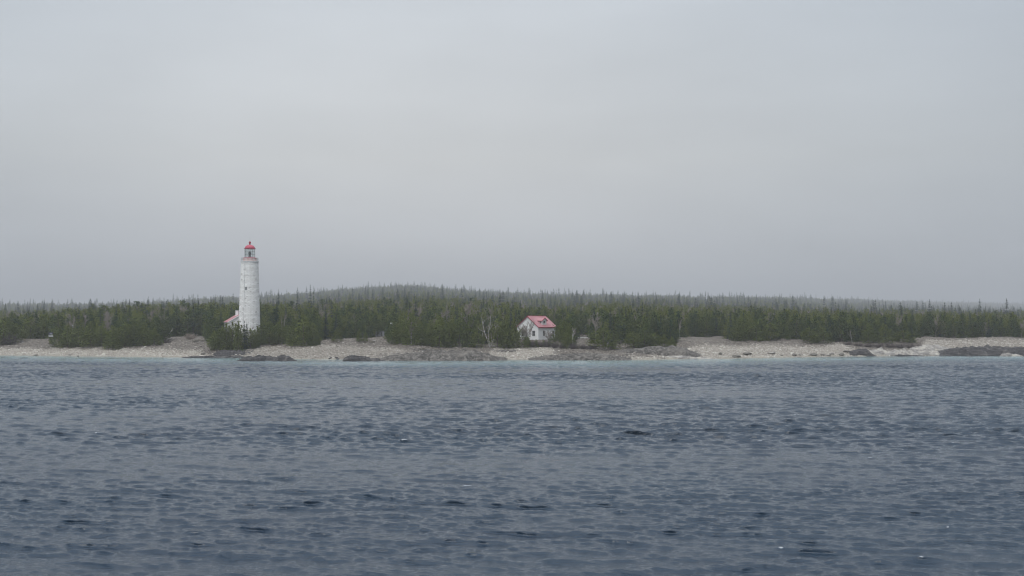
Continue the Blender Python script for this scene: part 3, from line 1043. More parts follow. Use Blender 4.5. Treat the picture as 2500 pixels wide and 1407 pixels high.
# the rest of the woods: one mass per kind, its trees instanced on points
for kind, nm, lb, ct in (('cedar', "cedar_woods", "mass of olive cedars filling the wood behind the nearer trees", "woods"),
                         ('spruce', "spruce_woods", "mass of dark spiky spruces fading into haze along the skyline", "woods"),
                         ('bare', "leafless_woods", "mass of grey leafless trees covering the hazy slope", "woods")):
    ids = [i for i in range(len(trees)) if trees[i][0] == kind and keep[i] and i not in single]
    if not ids:
        continue
    pc = bpy.data.collections.new(nm + "_kinds")
    for q, P_ in enumerate(PROTO[kind]):
        me = P_['crown'].copy()
        o = bpy.data.objects.new(f"{kind}_kind_{q}", me)
        o.color = (0.15, 0.05, 0, 1)
        pc.objects.link(o)
        if kind == 'bare':          # limbs and twigs in one mesh
            import bmesh
            bm = bmesh.new()
            bm.from_mesh(P_['trunk'])
            bm.from_mesh(P_['crown'])
            me2 = bpy.data.meshes.new("bare_whole")
            bm.to_mesh(me2)
            bm.free()
            me2.materials.append(M_TWIG)
            o.data = me2
    A_ = np.array([[trees[i][2], trees[i][3], trees[i][4]] for i in ids], np.float32)
    me = bpy.data.meshes.new(nm)
    me.vertices.add(len(ids))
    me.vertices.foreach_set('co', A_.ravel())
    at = me.attributes.new('pick', 'INT', 'POINT')
    at.data.foreach_set('value', np.array([trees[i][1] for i in ids], np.int32))
    at = me.attributes.new('sc', 'FLOAT_VECTOR', 'POINT')
    at.data.foreach_set('vector', np.array([[trees[i][6], trees[i][6], trees[i][5]] for i in ids], np.float32).ravel())
    at = me.attributes.new('rot', 'FLOAT_VECTOR', 'POINT')
    at.data.foreach_set('vector', np.array([[0, 0, trees[i][7]] for i in ids], np.float32).ravel())
    o = link(nm, me)
    tag(o, lb, ct, kind='stuff')
    g = bpy.data.node_groups.new(nm + "_scatter", 'GeometryNodeTree')
    g.interface.new_socket("Geometry", in_out='INPUT', socket_type='NodeSocketGeometry')
    g.interface.new_socket("Geometry", in_out='OUTPUT', socket_type='NodeSocketGeometry')
    gi, go = g.nodes.new('NodeGroupInput'), g.nodes.new('NodeGroupOutput')
    ci = g.nodes.new('GeometryNodeCollectionInfo')
    ci.inputs['Collection'].default_value = pc
    ci.inputs['Separate Children'].default_value = True
    ci.inputs['Reset Children'].default_value = True
    ip = g.nodes.new('GeometryNodeInstanceOnPoints')
    ip.inputs['Pick Instance'].default_value = True

    def named(nm_, typ):
        n_ = g.nodes.new('GeometryNodeInputNamedAttribute')
        n_.data_type = typ
        n_.inputs['Name'].default_value = nm_
        return n_.outputs[0]
    e2r = g.nodes.new('FunctionNodeEulerToRotation')
    g.links.new(named('rot', 'FLOAT_VECTOR'), e2r.inputs[0])
    g.links.new(gi.outputs[0], ip.inputs['Points'])
    g.links.new(ci.outputs[0], ip.inputs['Instance'])
    g.links.new(named('pick', 'INT'), ip.inputs['Instance Index'])
    g.links.new(e2r.outputs[0], ip.inputs['Rotation'])
    g.links.new(named('sc', 'FLOAT_VECTOR'), ip.inputs['Scale'])
    g.links.new(ip.outputs[0], go.inputs[0])
    md = o.modifiers.new("scatter", 'NODES')
    md.node_group = g
print("TREES", len(trees), "kept", int(keep.sum()), "single", len(single), {k: sum(1 for i in single if trees[i][0] == k) for k in KN})

# ------------------------------------------------------------------ lighthouse
LY = 340.0
LX = U(609) * LY
LZ = H1(LX, LY)
KS = FPX / LY          # px per metre here


def zl(py):
    return CAM_H + (HZ - py) / KS


M_LIME, t, b = mat("whitewashed_limestone", (0.72, 0.71, 0.69), 0.85, 0.2)
mp_ = N(t, 'ShaderNodeMapping')
uvn = N(t, 'ShaderNodeUVMap')
t.links.new(uvn.outputs[0], mp_.inputs[0])
bk = N(t, 'ShaderNodeTexBrick')
bk.inputs['Scale'].default_value = 1.0
bk.inputs['Brick Width'].default_value = 0.95
bk.inputs['Row Height'].default_value = 0.36
bk.inputs['Mortar Size'].default_value = 0.045
bk.inputs['Mortar Smooth'].default_value = 0.3
bk.inputs['Color1'].default_value = (0.93, 0.92, 0.90, 1)
bk.inputs['Color2'].default_value = (0.80, 0.79, 0.77, 1)
bk.inputs['Mortar'].default_value = (0.44, 0.42, 0.39, 1)
t.links.new(mp_.outputs[0], bk.inputs['Vector'])
mp2 = N(t, 'ShaderNodeMapping')
mp2.inputs['Scale'].default_value = (0.6, 1.7, 1)
t.links.new(uvn.outputs[0], mp2.inputs[0])
peel = N(t, 'ShaderNodeTexNoise')
peel.inputs['Scale'].default_value = 1.5
peel.inputs['Detail'].default_value = 6
peel.inputs['Roughness'].default_value = 0.68
t.links.new(mp2.outputs[0], peel.inputs['Vector'])
pf = ramp(t, peel.outputs[0], [(0.55, (0, 0, 0)), (0.64, (1, 1, 1))])
c = mixc(t, math_node(t, 'MULTIPLY', pf, 0.85), bk.outputs[0], (0.27, 0.25, 0.23))
t.links.new(c, b.inputs['Base Color'])
bump(t, b, bk.outputs['Fac'], 0.5, -0.04)

M_RED = noisy("red_painted_metal", (0.36, 0.05, 0.085), (0.43, 0.08, 0.115), 0.9, 0.5)
M_ROOFRED = noisy("weathered_red_roofing", (0.295, 0.115, 0.127), (0.37, 0.19, 0.198), 0.5, 0.65, aniso=(0.5, 0.5, 3))
M_DKRED = noisy("dark_red_trim", (0.24, 0.02, 0.035), (0.30, 0.03, 0.05), 1.0, 0.6)
M_WHITE = noisy("white_paint", (0.70, 0.70, 0.68), (0.80, 0.80, 0.79), 1.2, 0.6)
M_STAIN = noisy("rust_stained_masonry", (0.62, 0.58, 0.55), (0.46, 0.22, 0.20), 1.8, 0.85)
M_IRON = noisy("grey_green_iron", (0.10, 0.115, 0.11), (0.16, 0.18, 0.17), 2.0, 0.5, 0.5)
M_DARK = noisy("dark_interior", (0.02, 0.02, 0.022), (0.04, 0.04, 0.045), 2.0, 0.6)
M_GALV = noisy("galvanised_steel", (0.30, 0.30, 0.30), (0.42, 0.42, 0.42), 3.0, 0.5, 0.5)
M_GLASS = bpy.data.materials.new("window_glass")
M_GLASS.use_nodes = True
t = M_GLASS.node_tree
t.nodes.clear()
mo = N(t, 'ShaderNodeOutputMaterial')
mxs = N(t, 'ShaderNodeMixShader')
tr, gl = N(t, 'ShaderNodeBsdfTransparent'), N(t, 'ShaderNodeBsdfGlossy')
tr.inputs[0].default_value = (0.93, 0.96, 0.95, 1)
gl.inputs['Roughness'].default_value = 0.03
mxs.inputs[0].default_value = 0.07
t.links.new(tr.outputs[0], mxs.inputs[1])
t.links.new(gl.outputs[0], mxs.inputs[2])
t.links.new(mxs.outputs[0], mo.inputs[0])
M_PANE, t, b = mat("dark_pane", (0.03, 0.032, 0.036), 0.08, 0.5)

lh = empty("lighthouse", (LX, LY, LZ))
tag(lh, "tall round whitewashed stone lighthouse with red lantern dome, behind shore cedars", "lighthouse")
Z0 = LZ


def lz(py):
    return zl(py) - Z0


z_top, z_bot = lz(642), -0.6
r_top, r_bot = 2.56, 3.36
# tower wall: every course a ring of slightly uneven blocks, joints set back
v, f, uvs = [], [], []
NSEG = 84
course = 0.36
zc = z_bot
rings = []
rj = random.Random(5)
while zc < z_top - 0.05:
    z1 = min(zc + course, z_top)
    off = [rj.gauss(0, 0.022) for _ in range(NSEG // 4)]
    o4 = [off[k // 4] for k in range(NSEG)]
    for zz, ins, us in ((zc, 0.045, 0), (zc + 0.03, 0.0, 1), (z1 - 0.03, 0.0, 1), (z1 - 0.001, 0.045, 0)):
        rr = r_bot + (r_top - r_bot) * (zz - z_bot) / (z_top - z_bot)
        rings.append((zz, [rr - ins + us * (o4[k] + rj.gauss(0, 0.008)) for k in range(NSEG)]))
    zc = z1
nv = []
for zz, rs in rings:
    for k in range(NSEG):
        w_ = 2 * math.pi * k / NSEG
        nv.append((rs[k] * math.cos(w_), rs[k] * math.sin(w_), zz))
nf = [(i * NSEG + k, i * NSEG + (k + 1) % NSEG, (i + 1) * NSEG + (k + 1) % NSEG, (i + 1) * NSEG + k) for i in range(len(rings) - 1) for k in range(NSEG)]
me = np_mesh("wall", np.array(nv), np.array(nf), M_LIME)
uvl = me.uv_layers.new(name="UVMap")
uvd = []
for i in range(len(rings) - 1):
    for k in range(NSEG):
        for kk, ii in ((k, i), (k + 1, i), (k + 1, i + 1), (k, i + 1)):
            uvd += [kk / NSEG * 19.0, rings[ii][0] - z_bot]
uvl.data.foreach_set('uv', uvd)
link("wall", me, lh)
# window slit
wv = MB()
win_a = -math.pi / 2 - math.asin((609 - 605.8) / KS / 2.95)
zw0, zw1 = lz(709), lz(701)
rw = r_bot + (r_top - r_bot) * ((zw0 + zw1) / 2 - z_bot) / (z_top - z_bot)
Mw = Matrix.Rotation(win_a + math.pi / 2, 4, 'Z')
wv.box((0, -rw - 0.0, (zw0 + zw1) / 2), (0.42, 0.16, zw1 - zw0))
wo_ = wv.build("window", M_PANE, lh, M=Mw)
fv = MB()
for sx in (-1, 1):
    fv.box((sx * 0.27, -rw - 0.02, (zw0 + zw1) / 2), (0.12, 0.22, zw1 - zw0 + 0.24))
for zz in (zw0 - 0.06, zw1 + 0.06):
    fv.box((0, -rw - 0.025, zz), (0.417, 0.21, 0.12))
fv.build("frame", M_WHITE, wo_, M=Mw)
cb = MB()
ca = -math.pi / 2 - math.asin((609 - 601.5) / KS / 2.9)
cb.tube([(math.cos(ca) * (r_bot + 0.07), math.sin(ca) * (r_bot + 0.07), z_bot), (math.cos(ca) * (r_top + 0.07), math.sin(ca) * (r_top + 0.07), z_top)], 0.045, 6)
cb.build("lightning_cable", M_GALV, lh)
cor = MB()
cor.lathe([(r_top + 0.02, z_top + .002), (2.66, z_top + 0.18), (2.66, z_top + 0.24), (2.76, z_top + 0.30), (2.76, z_top + 0.5), (2.0, z_top + 0.54)], 64)
cor.build("cornice", M_WHITE, lh, True)
zg = z_top + 0.545
par = MB()
par.lathe([(1.98, zg - 0.1), (1.98, lz(631)), (1.6, lz(631))], 48)
par.build("lantern_base_wall", M_STAIN, lh, True)
dk = MB()
dk.lathe([(2.02, lz(631) + .003), (2.04, lz(630.3)), (1.62, lz(628.6)), (1.4, lz(628.5))], 48)
dk.build("red_sill_ring", M_RED, lh, True)
ra = MB()
for k in range(24):
    w_ = 2 * math.pi * (k + 0.5) / 24
    x_, y_ = 2.48 * math.cos(w_), 2.48 * math.sin(w_)
    ra.tube([(x_, y_, zg - 0.05), (x_, y_, lz(629.8))], 0.035, 6)
for zz, rr in ((lz(630), 0.04), (lz(634), 0.025)):
    ra.tube([(2.48 * math.cos(2 * math.pi * k / 48), 2.48 * math.sin(2 * math.pi * k / 48), zz) for k in range(49)], rr, 6, False)
ra.build("gallery_railing", M_GALV, lh, True)
zb, zt = lz(628.6), lz(608)
gl_ = MB()
gl_.lathe([(1.47, zb), (1.47, zt)], 16, False)
gl_.build("lantern_glass", M_GLASS, lh)
mu = MB()
for k in range(16):
    w_ = 2 * math.pi * k / 16
    x_, y_ = 1.51 * math.cos(w_), 1.51 * math.sin(w_)
    mu.tube([(x_, y_, zb), (x_, y_, zt)], 0.032, 6)
for q in (0.0, 0.34, 0.67, 1.0):
    zz = zb + (zt - zb) * q
    mu.tube([(1.51 * math.cos(2 * math.pi * k / 16), 1.51 * math.sin(2 * math.pi * k / 16), zz) for k in range(17)], 0.03, 6, False)
mu.build("lantern_frame", M_IRON, lh)
le = MB()
le.lathe([(0.45, zb - 0.1), (0.42, zb + 0.5), (0.30, zb + 0.55), (0.34, zb + 0.75), (0.46, zb + 1.0), (0.46, zb + 1.35), (0.3, zb + 1.6), (0.1, zb + 1.7), (0.08, zb + 2.0)], 20)
le.build("lens", M_IRON, lh, True)
dm = MB()
ze, zd = lz(607.9), lz(598)
rd = 1.47
prof = [(1.40, ze), (1.70, ze + 0.02), (1.72, ze + 0.16), (1.50, ze + 0.24)]
for q in range(1, 10):
    a_ = q / 10 * math.pi / 2
    prof.append((rd * math.cos(a_) + 0.02, ze + 0.24 + (zd - ze - 0.24) * math.sin(a_)))
prof.append((0.16, zd + 0.01))
dm.lathe(prof, 48)
dm.build("dome", M_RED, lh, True)
fi = MB()
zf = lz(592.4)
fi.lathe([(0.24, zd - 0.03), (0.17, zd + 0.2), (0.22, zf - 0.34), (0.33, zf - 0.1), (0.34, zf + 0.05), (0.26, zf + 0.22), (0.10, zf + 0.36), (0.03, lz(588.4))], 24)
fi.build("finial", M_DKRED, lh, True)
rod = MB()
rod.tube([(0, 0, lz(588.6)), (0, 0, lz(576.5))], 0.02, 6)
rod.build("lightning_rod", M_GALV, lh)


def gable_parts(W_, L_, zw, zr, ov, th=0.12):
    """gable-ended house in local axes: gable wall along +a, long wall along +b, both from the corner (0,0)"""
    wall = [(0, 0), (W_, 0), (W_, L_), (0, L_)]
    return wall


# store house beside the tower: gable end to the shore, left roof slope seen
sh = empty("storehouse", (0, 0, 0))
tag(sh, "low white stone storehouse with pink-red metal roof, against the lighthouse's left foot", "outbuilding")
SY = 342.0
ks2 = FPX / SY
ex, ez = U(556) * SY, CAM_H + (HZ - 786.8) / ks2
rx_, rz_ = U(594) * SY, CAM_H + (HZ - 764.5) / ks2
psi = math.radians(24)
fdir = Vector((-math.sin(psi), math.cos(psi), 0))         # along the ridge, away from the shore
gdir = Vector((math.cos(psi), math.sin(psi), 0))
span = (U(594) * SY - ex) / (math.cos(psi) - U(594) * math.sin(psi))
Lh = 7.5
E0 = Vector((ex, SY, ez)); R0 = Vector((ex, SY, 0)) + gdir * span; R0.z = rz_
G0 = H1(ex, SY)
E1 = E0 + gdir * 2 * span
wl = MB()
inn = 0.25
A0 = E0 + gdir * inn; B0 = E1 - gdir * inn
zi = ez + (rz_ - ez) * inn / span - 0.10
pts = [Vector((A0.x, A0.y, G0 - 1)), Vector((B0.x, B0.y, G0 - 1)), Vector((B0.x, B0.y, zi)), Vector((R0.x, R0.y, rz_ - 0.10)), Vector((A0.x, A0.y, zi))]
front = [p + fdir * 0.25 for p in pts]
back = [p + fdir * (Lh - 0.25) for p in pts]
wl.add(front + back, [(0, 1, 2, 3, 4), (9, 8, 7, 6, 5), (0, 5, 6, 1), (1, 6, 7, 2), (2, 7, 8, 3), (3, 8, 9, 4), (4, 9, 5, 0)])
M_STONEW = noisy("white_rubble_wall", (0.60, 0.59, 0.57), (0.76, 0.75, 0.74), 2.5, 0.85, bumpd=0.05)
wl.build("wall", M_STONEW, sh)
rf = MB()
for A_, B_ in ((E0, R0), (R0, E1)):
    up = Vector((0, 0, 0.06))
    q = [A_, B_, B_ + fdir * Lh, A_ + fdir * Lh]
    rf.add([p - up for p in q] + [p + up for p in q], [(3, 2, 1, 0), (4, 5, 6, 7), (0, 1, 5, 4), (1, 2, 6, 5), (2, 3, 7, 6), (3, 0, 4, 7)])
ro = rf.build("roof", M_ROOFRED, sh)
fa = MB()
for A_, B_ in ((E0, R0), (R0, E1)):
    q = [A_ - fdir * 0.05, B_ - fdir * 0.05, B_ - fdir * 0.002, A_ - fdir * 0.002]
    lo, hi = Vector((0, 0, -0.16)), Vector((0, 0, 0.075))
    fa.add([p + lo for p in q] + [p + hi for p in q], [(3, 2, 1, 0), (4, 5, 6, 7), (0, 1, 5, 4), (1, 2, 6, 5), (2, 3, 7, 6), (3, 0, 4, 7)])
fa.build("bargeboard", M_WHITE, sh)
ch = MB()
cxy = Vector((U(579) * 347, 347, 0))
ch.box((cxy.x, cxy.y, CAM_H + (HZ - 768) / ks2), (0.85, 0.7, 2.2))
ch.box((cxy.x, cxy.y, CAM_H + (HZ - 768) / ks2 + 1.16), (1.0, 0.85, 0.14))
ch.build("chimney", M_WHITE, sh)

# ------------------------------------------------------------------ keeper's house
HY = 338.0
hc = Vector((U(1314) * HY, HY, 0))
kh = FPX / HY
hz0, hze, hzr = CAM_H + (HZ - 830.5) / kh, CAM_H + (HZ - 797.5) / kh, CAM_H + (HZ - 773.8) / kh + 0.15
ga = Vector((-0.7625, 0.647, 0)); la = Vector((0.647, 0.7625, 0))
HW, HL = 8.1, 8.4
house = empty("house", (hc.x, hc.y, hz0))
tag(house, "white clapboard house with red gable roof and one dormer, behind the forked birch", "house")


def hp(g, l, z):
    return ga * g + la * l + Vector((0, 0, z))


EV, RI = hze - hz0, hzr - hz0
slope = (RI - EV) / (HW / 2)
M_CLAP, t, b = mat("white_clapboard", (0.78, 0.78, 0.77), 0.6, 0.3)
sx_ = N(t, 'ShaderNodeSeparateXYZ')
t.links.new(N(t, 'ShaderNodeTexCoord').outputs['Object'], sx_.inputs[0])
fz = math_node(t, 'FRACT', math_node(t, 'MULTIPLY', sx_.outputs[2], 1 / 0.24))
lines = ramp(t, fz, [(0.0, (0.46, 0.46, 0.46)), (0.16, (0.80, 0.80, 0.79)), (1.0, (0.74, 0.74, 0.735))])
t.links.new(mixc(t, math_node(t, 'MULTIPLY', obj_noise(t, 0.8, 4), 0.3), lines, (0.62, 0.61, 0.58)), b.inputs['Base Color'])
bump(t, b, fz, 0.8, 0.03)
w = MB()
pa = [hp(0, 0, 0), hp(HW, 0, 0), hp(HW, 0, EV - .05), hp(HW / 2, 0, RI - .06), hp(0, 0, EV - .05)]
pb = [p + la * HL for p in pa]
w.add(pa + pb, [(0, 4, 3, 2, 1), (5, 6, 7, 8, 9), (0, 1, 6, 5), (1, 2, 7, 6), (2, 3, 8, 7), (3, 4, 9, 8), (4, 0, 5, 9)])
w.build("wall", M_CLAP, house)
fo = MB()
pa = [hp(-0.04, -0.04, -2.2), hp(HW + .04, -0.04, -2.2), hp(HW + .04, HL + .04, -2.2), hp(-0.04, HL + .04, -2.2)]
fo.add(pa + [p + Vector((0, 0, 2.19)) for p in pa], [(3, 2, 1, 0), (4, 5, 6, 7), (0, 1, 5, 4), (1, 2, 6, 5), (2, 3, 7, 6), (3, 0, 4, 7)])
fo.build("foundation", noisy("grey_concrete", (0.16, 0.155, 0.15), (0.24, 0.23, 0.22), 1.2), house)


def slab(mb, q, th):
    n_ = (q[1] - q[0]).cross(q[3] - q[0]).normalized()
    if n_.z < 0:
        n_ = -n_
    lo, hi = [p for p in q], [p + n_ * th for p in q]
    mb.add(lo + hi, [(3, 2, 1, 0), (4, 5, 6, 7), (0, 1, 5, 4), (1, 2, 6, 5), (2, 3, 7, 6), (3, 0, 4, 7)])


ov, ovl = 0.32, 0.22
r1 = MB()
slab(r1, [hp(-ov, -ovl, EV - slope * ov), hp(-ov, HL + ovl, EV - slope * ov), hp(HW / 2, HL + ovl, RI), hp(HW / 2, -ovl, RI)], 0.10)
slab(r1, [hp(HW + ov, -ovl, EV - slope * ov), hp(HW + ov, HL + ovl, EV - slope * ov), hp(HW / 2, HL + ovl, RI), hp(HW / 2, -ovl, RI)], 0.10)
roof = r1.build("roof", M_ROOFRED, house)
tm = MB()
for a_, b_ in (((-ov, -ovl, EV - slope * ov), (HW / 2, -ovl, RI)), ((HW + ov, -ovl, EV - slope * ov), (HW / 2, -ovl, RI)),
               ((-ov, HL + ovl, EV - slope * ov), (HW / 2, HL + ovl, RI)), ((HW + ov, HL + ovl, EV - slope * ov), (HW / 2, HL + ovl, RI)),
               ((-ov, -ovl, EV - slope * ov), (-ov, HL + ovl, EV - slope * ov))):
    A_, B_ = hp(*a_), hp(*b_)
    tm.tube([A_ + Vector((0, 0, -.03)), B_ + Vector((0, 0, -.03))], 0.125, 4)
tm.tube([hp(HW / 2, -ovl, RI + .12), hp(HW / 2, HL + ovl, RI + .12)], 0.09, 4)
tm.build("trim", M_DKRED, house)
# dormer
g0, l0, dw = 0.55, 3.55, 1.05
dze, dzr = CAM_H + (HZ - 782.3) / kh - hz0, CAM_H + (HZ - 776.2) / kh - hz0
gb = (dze - EV) / slope
gr_ = (dzr - EV) / slope
dorm = MB()
zb_ = EV + slope * g0 - 0.1
pf_ = [hp(g0, l0 - dw, zb_), hp(g0, l0 + dw, zb_), hp(g0, l0 + dw, dze), hp(g0, l0, dzr - 0.06), hp(g0, l0 - dw, dze)]
pk = [hp(gr_, l0 - dw, zb_), hp(gr_, l0 + dw, zb_), hp(gb, l0 + dw, dze), hp(gr_, l0, dzr - 0.06), hp(gb, l0 - dw, dze)]
dorm.add(pf_ + pk, [(0, 1, 2, 3, 4), (0, 4, 9, 5), (1, 6, 7, 2), (2, 7, 8, 3), (3, 8, 9, 4)])
dormer = dorm.build("dormer", M_CLAP, house)
dr = MB()
do = 0.28
dsl = (dzr - dze) / dw
for s_ in (-1, 1):
    ee = l0 + s_ * (dw + do)
    ez_ = dze - dsl * do
    slab(dr, [hp(g0 - 0.25, ee, ez_), hp((ez_ - EV) / slope, ee, ez_), hp(gr_ + 0.02, l0, dzr), hp(g0 - 0.25, l0, dzr)], 0.09)
dr.build("dormer_roof", M_ROOFRED, dormer)
dt = MB()
for s_ in (-1, 1):
    ee = l0 + s_ * (dw + do)
    ez_ = dze - dsl * do
    dt.tube([hp(g0 - 0.27, ee, ez_), hp(g0 - 0.27, l0, dzr)], 0.09, 4)
    dt.tube([hp(g0 - 0.27, ee, ez_ - 0.02), hp((ez_ - EV) / slope, ee, ez_ - 0.02)], 0.09, 4)
dt.build("dormer_trim", M_DKRED, dormer)


def window(face, a0, a1, z0, z1, parent, gx=None, rows_=4, cols_=2):
    """sash window on 'gable' (l=0, along g) or 'long' (g=const, along l)"""
    wd = MB()
    fr_ = MB()
    if face == 'gable':
        P = lambda a, o, z: hp(a, -o, z)
    elif face == 'side':
        P = lambda a, o, z: hp(a, gx - o, z)
    else:
        P = lambda a, o, z: hp(gx - o, a, z)

    def bx(mb, a_0, a_1, z_0, z_1, o0, o1):
        vs = [P(a_0, o0, z_0), P(a_1, o0, z_0), P(a_1, o1, z_0), P(a_0, o1, z_0), P(a_0, o0, z_1), P(a_1, o0, z_1), P(a_1, o1, z_1), P(a_0, o1, z_1)]
        mb.add(vs, [(3, 2, 1, 0), (4, 5, 6, 7), (0, 1, 5, 4), (1, 2, 6, 5), (2, 3, 7, 6), (3, 0, 4, 7)])
    bx(wd, a0, a1, z0, z1, -0.05, 0.02)
    o_ = wd.build("window", M_PANE, parent)
    e = 0.09
    bx(fr_, a0 - e, a0, z0 - e, z1 + e, -0.04, 0.06)
    bx(fr_, a1, a1 + e, z0 - e, z1 + e, -0.04, 0.06)
    bx(fr_, a0, a1, z0 - e, z0, -0.04, 0.09)
    bx(fr_, a0, a1, z1, z1 + e, -0.04, 0.06)
    fr_.build("frame", M_WHITE, o_)
    sb = MB()
    zm = (z0 + z1) / 2
    bx(sb, a0, a1, zm - 0.035, zm + 0.035, 0.021, 0.045)
    for q in range(1, cols_):
        am = a0 + (a1 - a0) * q / cols_
        bx(sb, am - 0.018, am + 0.018, z0, z1, 0.021, 0.038)
    for q in range(1, rows_):
        if q * 2 == rows_:
            continue
        zq = z0 + (z1 - z0) * q / rows_
        bx(sb, a0, a1, zq - 0.016, zq + 0.016, 0.021, 0.036)
    sb.build("sash", noisy("sash_paint", (0.30, 0.30, 0.30), (0.38, 0.38, 0.37), 2), o_)
    return o_


wz0, wz1 = CAM_H + (HZ - 820.5) / kh - hz0, CAM_H + (HZ - 808) / kh - hz0
window('gable', 1.18, 2.25, wz0, wz1, house)
window('gable', 5.3, 6.4, wz0, wz1, house)
window('long', 2.20, 3.15, wz0, wz1, house, 0.0)
window('long', 6.55, 7.5, wz0, wz1, house, 0.0)
dz0, dz1 = CAM_H + (HZ - 790) / kh - hz0, CAM_H + (HZ - 783.8) / kh - hz0
window('long', l0 - 0.45, l0 + 0.45, dz0, dz1, dormer, g0, 2, 2)
window('side', g0 + 0.15, g0 + 0.75, CAM_H + (HZ - 788.5) / kh - hz0, CAM_H + (HZ - 782.8) / kh - hz0, dormer, l0 - dw, 2, 1)
cw = MB()
cw.tube([hp(-0.03, -0.03, 0), hp(-0.03, -0.03, EV - 0.1)], 0.09, 4)
cw.build("corner_board", M_WHITE, house)

# ------------------------------------------------------------------ small hut, sign, poles
p = ground_at(930, 821.5)
hut = empty("hut", p, math.radians(6))
tag(hut, "small grey hut with dark doorway in the wood's shade, left of the lamp post", "hut")
kk = FPX / p.y
w = MB()
w.box((0, 1.2, 0.75), (27 / kk, 2.4, 1.7))
w.build("wall", noisy("grey_boards", (0.20, 0.20, 0.22), (0.28, 0.28, 0.30), 1.5, aniso=(6, 6, 0.4)), hut)
w = MB()
w.box((0, 1.15, 1.68), (30 / kk, 2.9, 0.14), Matrix.Rotation(math.radians(-6), 4, 'X'))
w.build("roof", noisy("dark_roofing", (0.05, 0.05, 0.055), (0.09, 0.09, 0.09), 2), hut)
w = MB()
w.box((0.30, -0.03, 0.72), (0.26, 0.08, 1.45))
w.build("door_gap", M_DARK, hut)
w = MB()
w.box((-0.95, -0.03, 0.95), (0.45, 0.07, 0.7))
w.build("window", M_PANE, hut)
w = MB()
w.box((-0.32, -0.04, 0.50), (0.85, 0.06, 0.85))
w.build("light_panel", noisy("pale_grey_panel", (0.32, 0.33, 0.36), (0.38, 0.39, 0.42), 2), hut)

p = ground_at(125, 831)
sg = empty("sign", p)
tag(sg, "dark blue sign on two posts with a pale emblem and white bottom strip", "sign")
kk = FPX / p.y
bw = 11.5 / kk
zc0, zc1 = CAM_H + (HZ - 823) / kk - p.z + 0.1, CAM_H + (HZ - 812.0) / kk - p.z
w = MB()
w.box((0, 0, (zc0 + zc1) / 2), (bw, 0.07, zc1 - zc0))
bo = w.build("board", noisy("dark_blue_paint", (0.035, 0.037, 0.055), (0.05, 0.052, 0.07), 2), sg)
w = MB()
w.box((0, -0.045, zc0 + 0.20), (bw * 0.97, 0.014, 0.24))
w.build("strip", M_WHITE, bo)
w = MB()
zE = zc0 + 0.82
for sx in (-1, 1):
    w.tube([(sx * 0.16, -0.05, zE - 0.14), (sx * 0.34, -0.05, zE + 0.02), (sx * 0.22, -0.05, zE + 0.19), (sx * 0.06, -0.05, zE + 0.10)], 0.055, 6)
w.build("emblem", noisy("pale_blue_grey_paint", (0.42, 0.43, 0.47), (0.5, 0.51, 0.54), 2), bo)
for sx in (-1, 1):
    w = MB()
    w.box((sx * (bw / 2 - 0.07), 0.09, zc1 / 2 - 0.2), (0.1, 0.1, zc1 + 0.35))
    w.build("post", M_BARK, sg)

p = ground_at(957.5, 832)
lp = empty("lamp_post", p)
tag(lp, "thin weathered lamp post with a white lamp arm, at the clearing's right side", "lamp post")
kk = FPX / p.y
hh = (832 - 789.5) / kk
w = MB()
w.tube([(0, 0, -0.4), (0, 0, hh)], [0.085, 0.065], 8)
w.build("pole", M_DRIFT, lp, True)
w = MB()
w.tube([(0, 0, hh - 0.12), (-0.30, 0, hh + 0.02)], 0.03, 6)
ar = w.build("arm", M_GALV, lp)
w = MB()
w.lathe([(0.05, 0.16), (0.10, 0.12), (0.22, -0.05), (0.20, -0.10), (0.08, -0.13)], 16)
w.build("lamp", M_WHITE, lp, True, Matrix.Translation((-0.34, 0, hh)))
w = MB()
w.lathe([(0.08, 0), (0.11, 0.05), (0.09, 0.22), (0.02, 0.28)], 12)
w.build("cap", M_GALV, lp, True, Matrix.Translation((0, 0, hh)))

p = ground_at(529, 828)
fp = empty("flag_pole", p)
tag(fp, "slender pale bare pole rising left of the lighthouse's shore cedars", "pole")
kk = FPX / p.y
hh = (828 - 774) / kk
w = MB()
w.tube([(0, 0, -0.4), (0, 0, hh)], [0.075, 0.05], 8)
w.build("pole", M_GALV, fp, True)
w = MB()
w.lathe([(0.03, 0), (0.09, 0.07), (0.03, 0.15)], 12)
w.build("cap", M_WHITE, fp, True, Matrix.Translation((0, 0, hh)))

Yv = 346.0
xv = U(178) * Yv
zv = CAM_H - (794.5 - HZ) * Yv / FPX
gz = H1(xv, Yv)
vp = empty("weather_vane", (xv, Yv, gz))
tag(vp, "small white vane on a pole just clearing the cedar tops right of the sign", "vane")
w = MB()
w.tube([(0, 0, -0.4), (0, 0, zv - gz)], 0.045, 6)
w.build("pole", M_GALV, vp)
w = MB()
w.add([(-0.3, -0.02, zv - gz - 0.05), (0.02, -0.02, zv - gz - 0.06), (0.32, -0.02, zv - gz + 0.10), (0.05, -0.02, zv - gz + 0.10),
       (-0.3, 0.02, zv - gz - 0.05), (0.02, 0.02, zv - gz - 0.06), (0.32, 0.02, zv - gz + 0.10), (0.05, 0.02, zv - gz + 0.10)],
      [(0, 1, 2, 3), (7, 6, 5, 4), (0, 4, 5, 1), (1, 5, 6, 2), (2, 6, 7, 3), (3, 7, 4, 0)])
w.build("arrow", M_WHITE, vp)

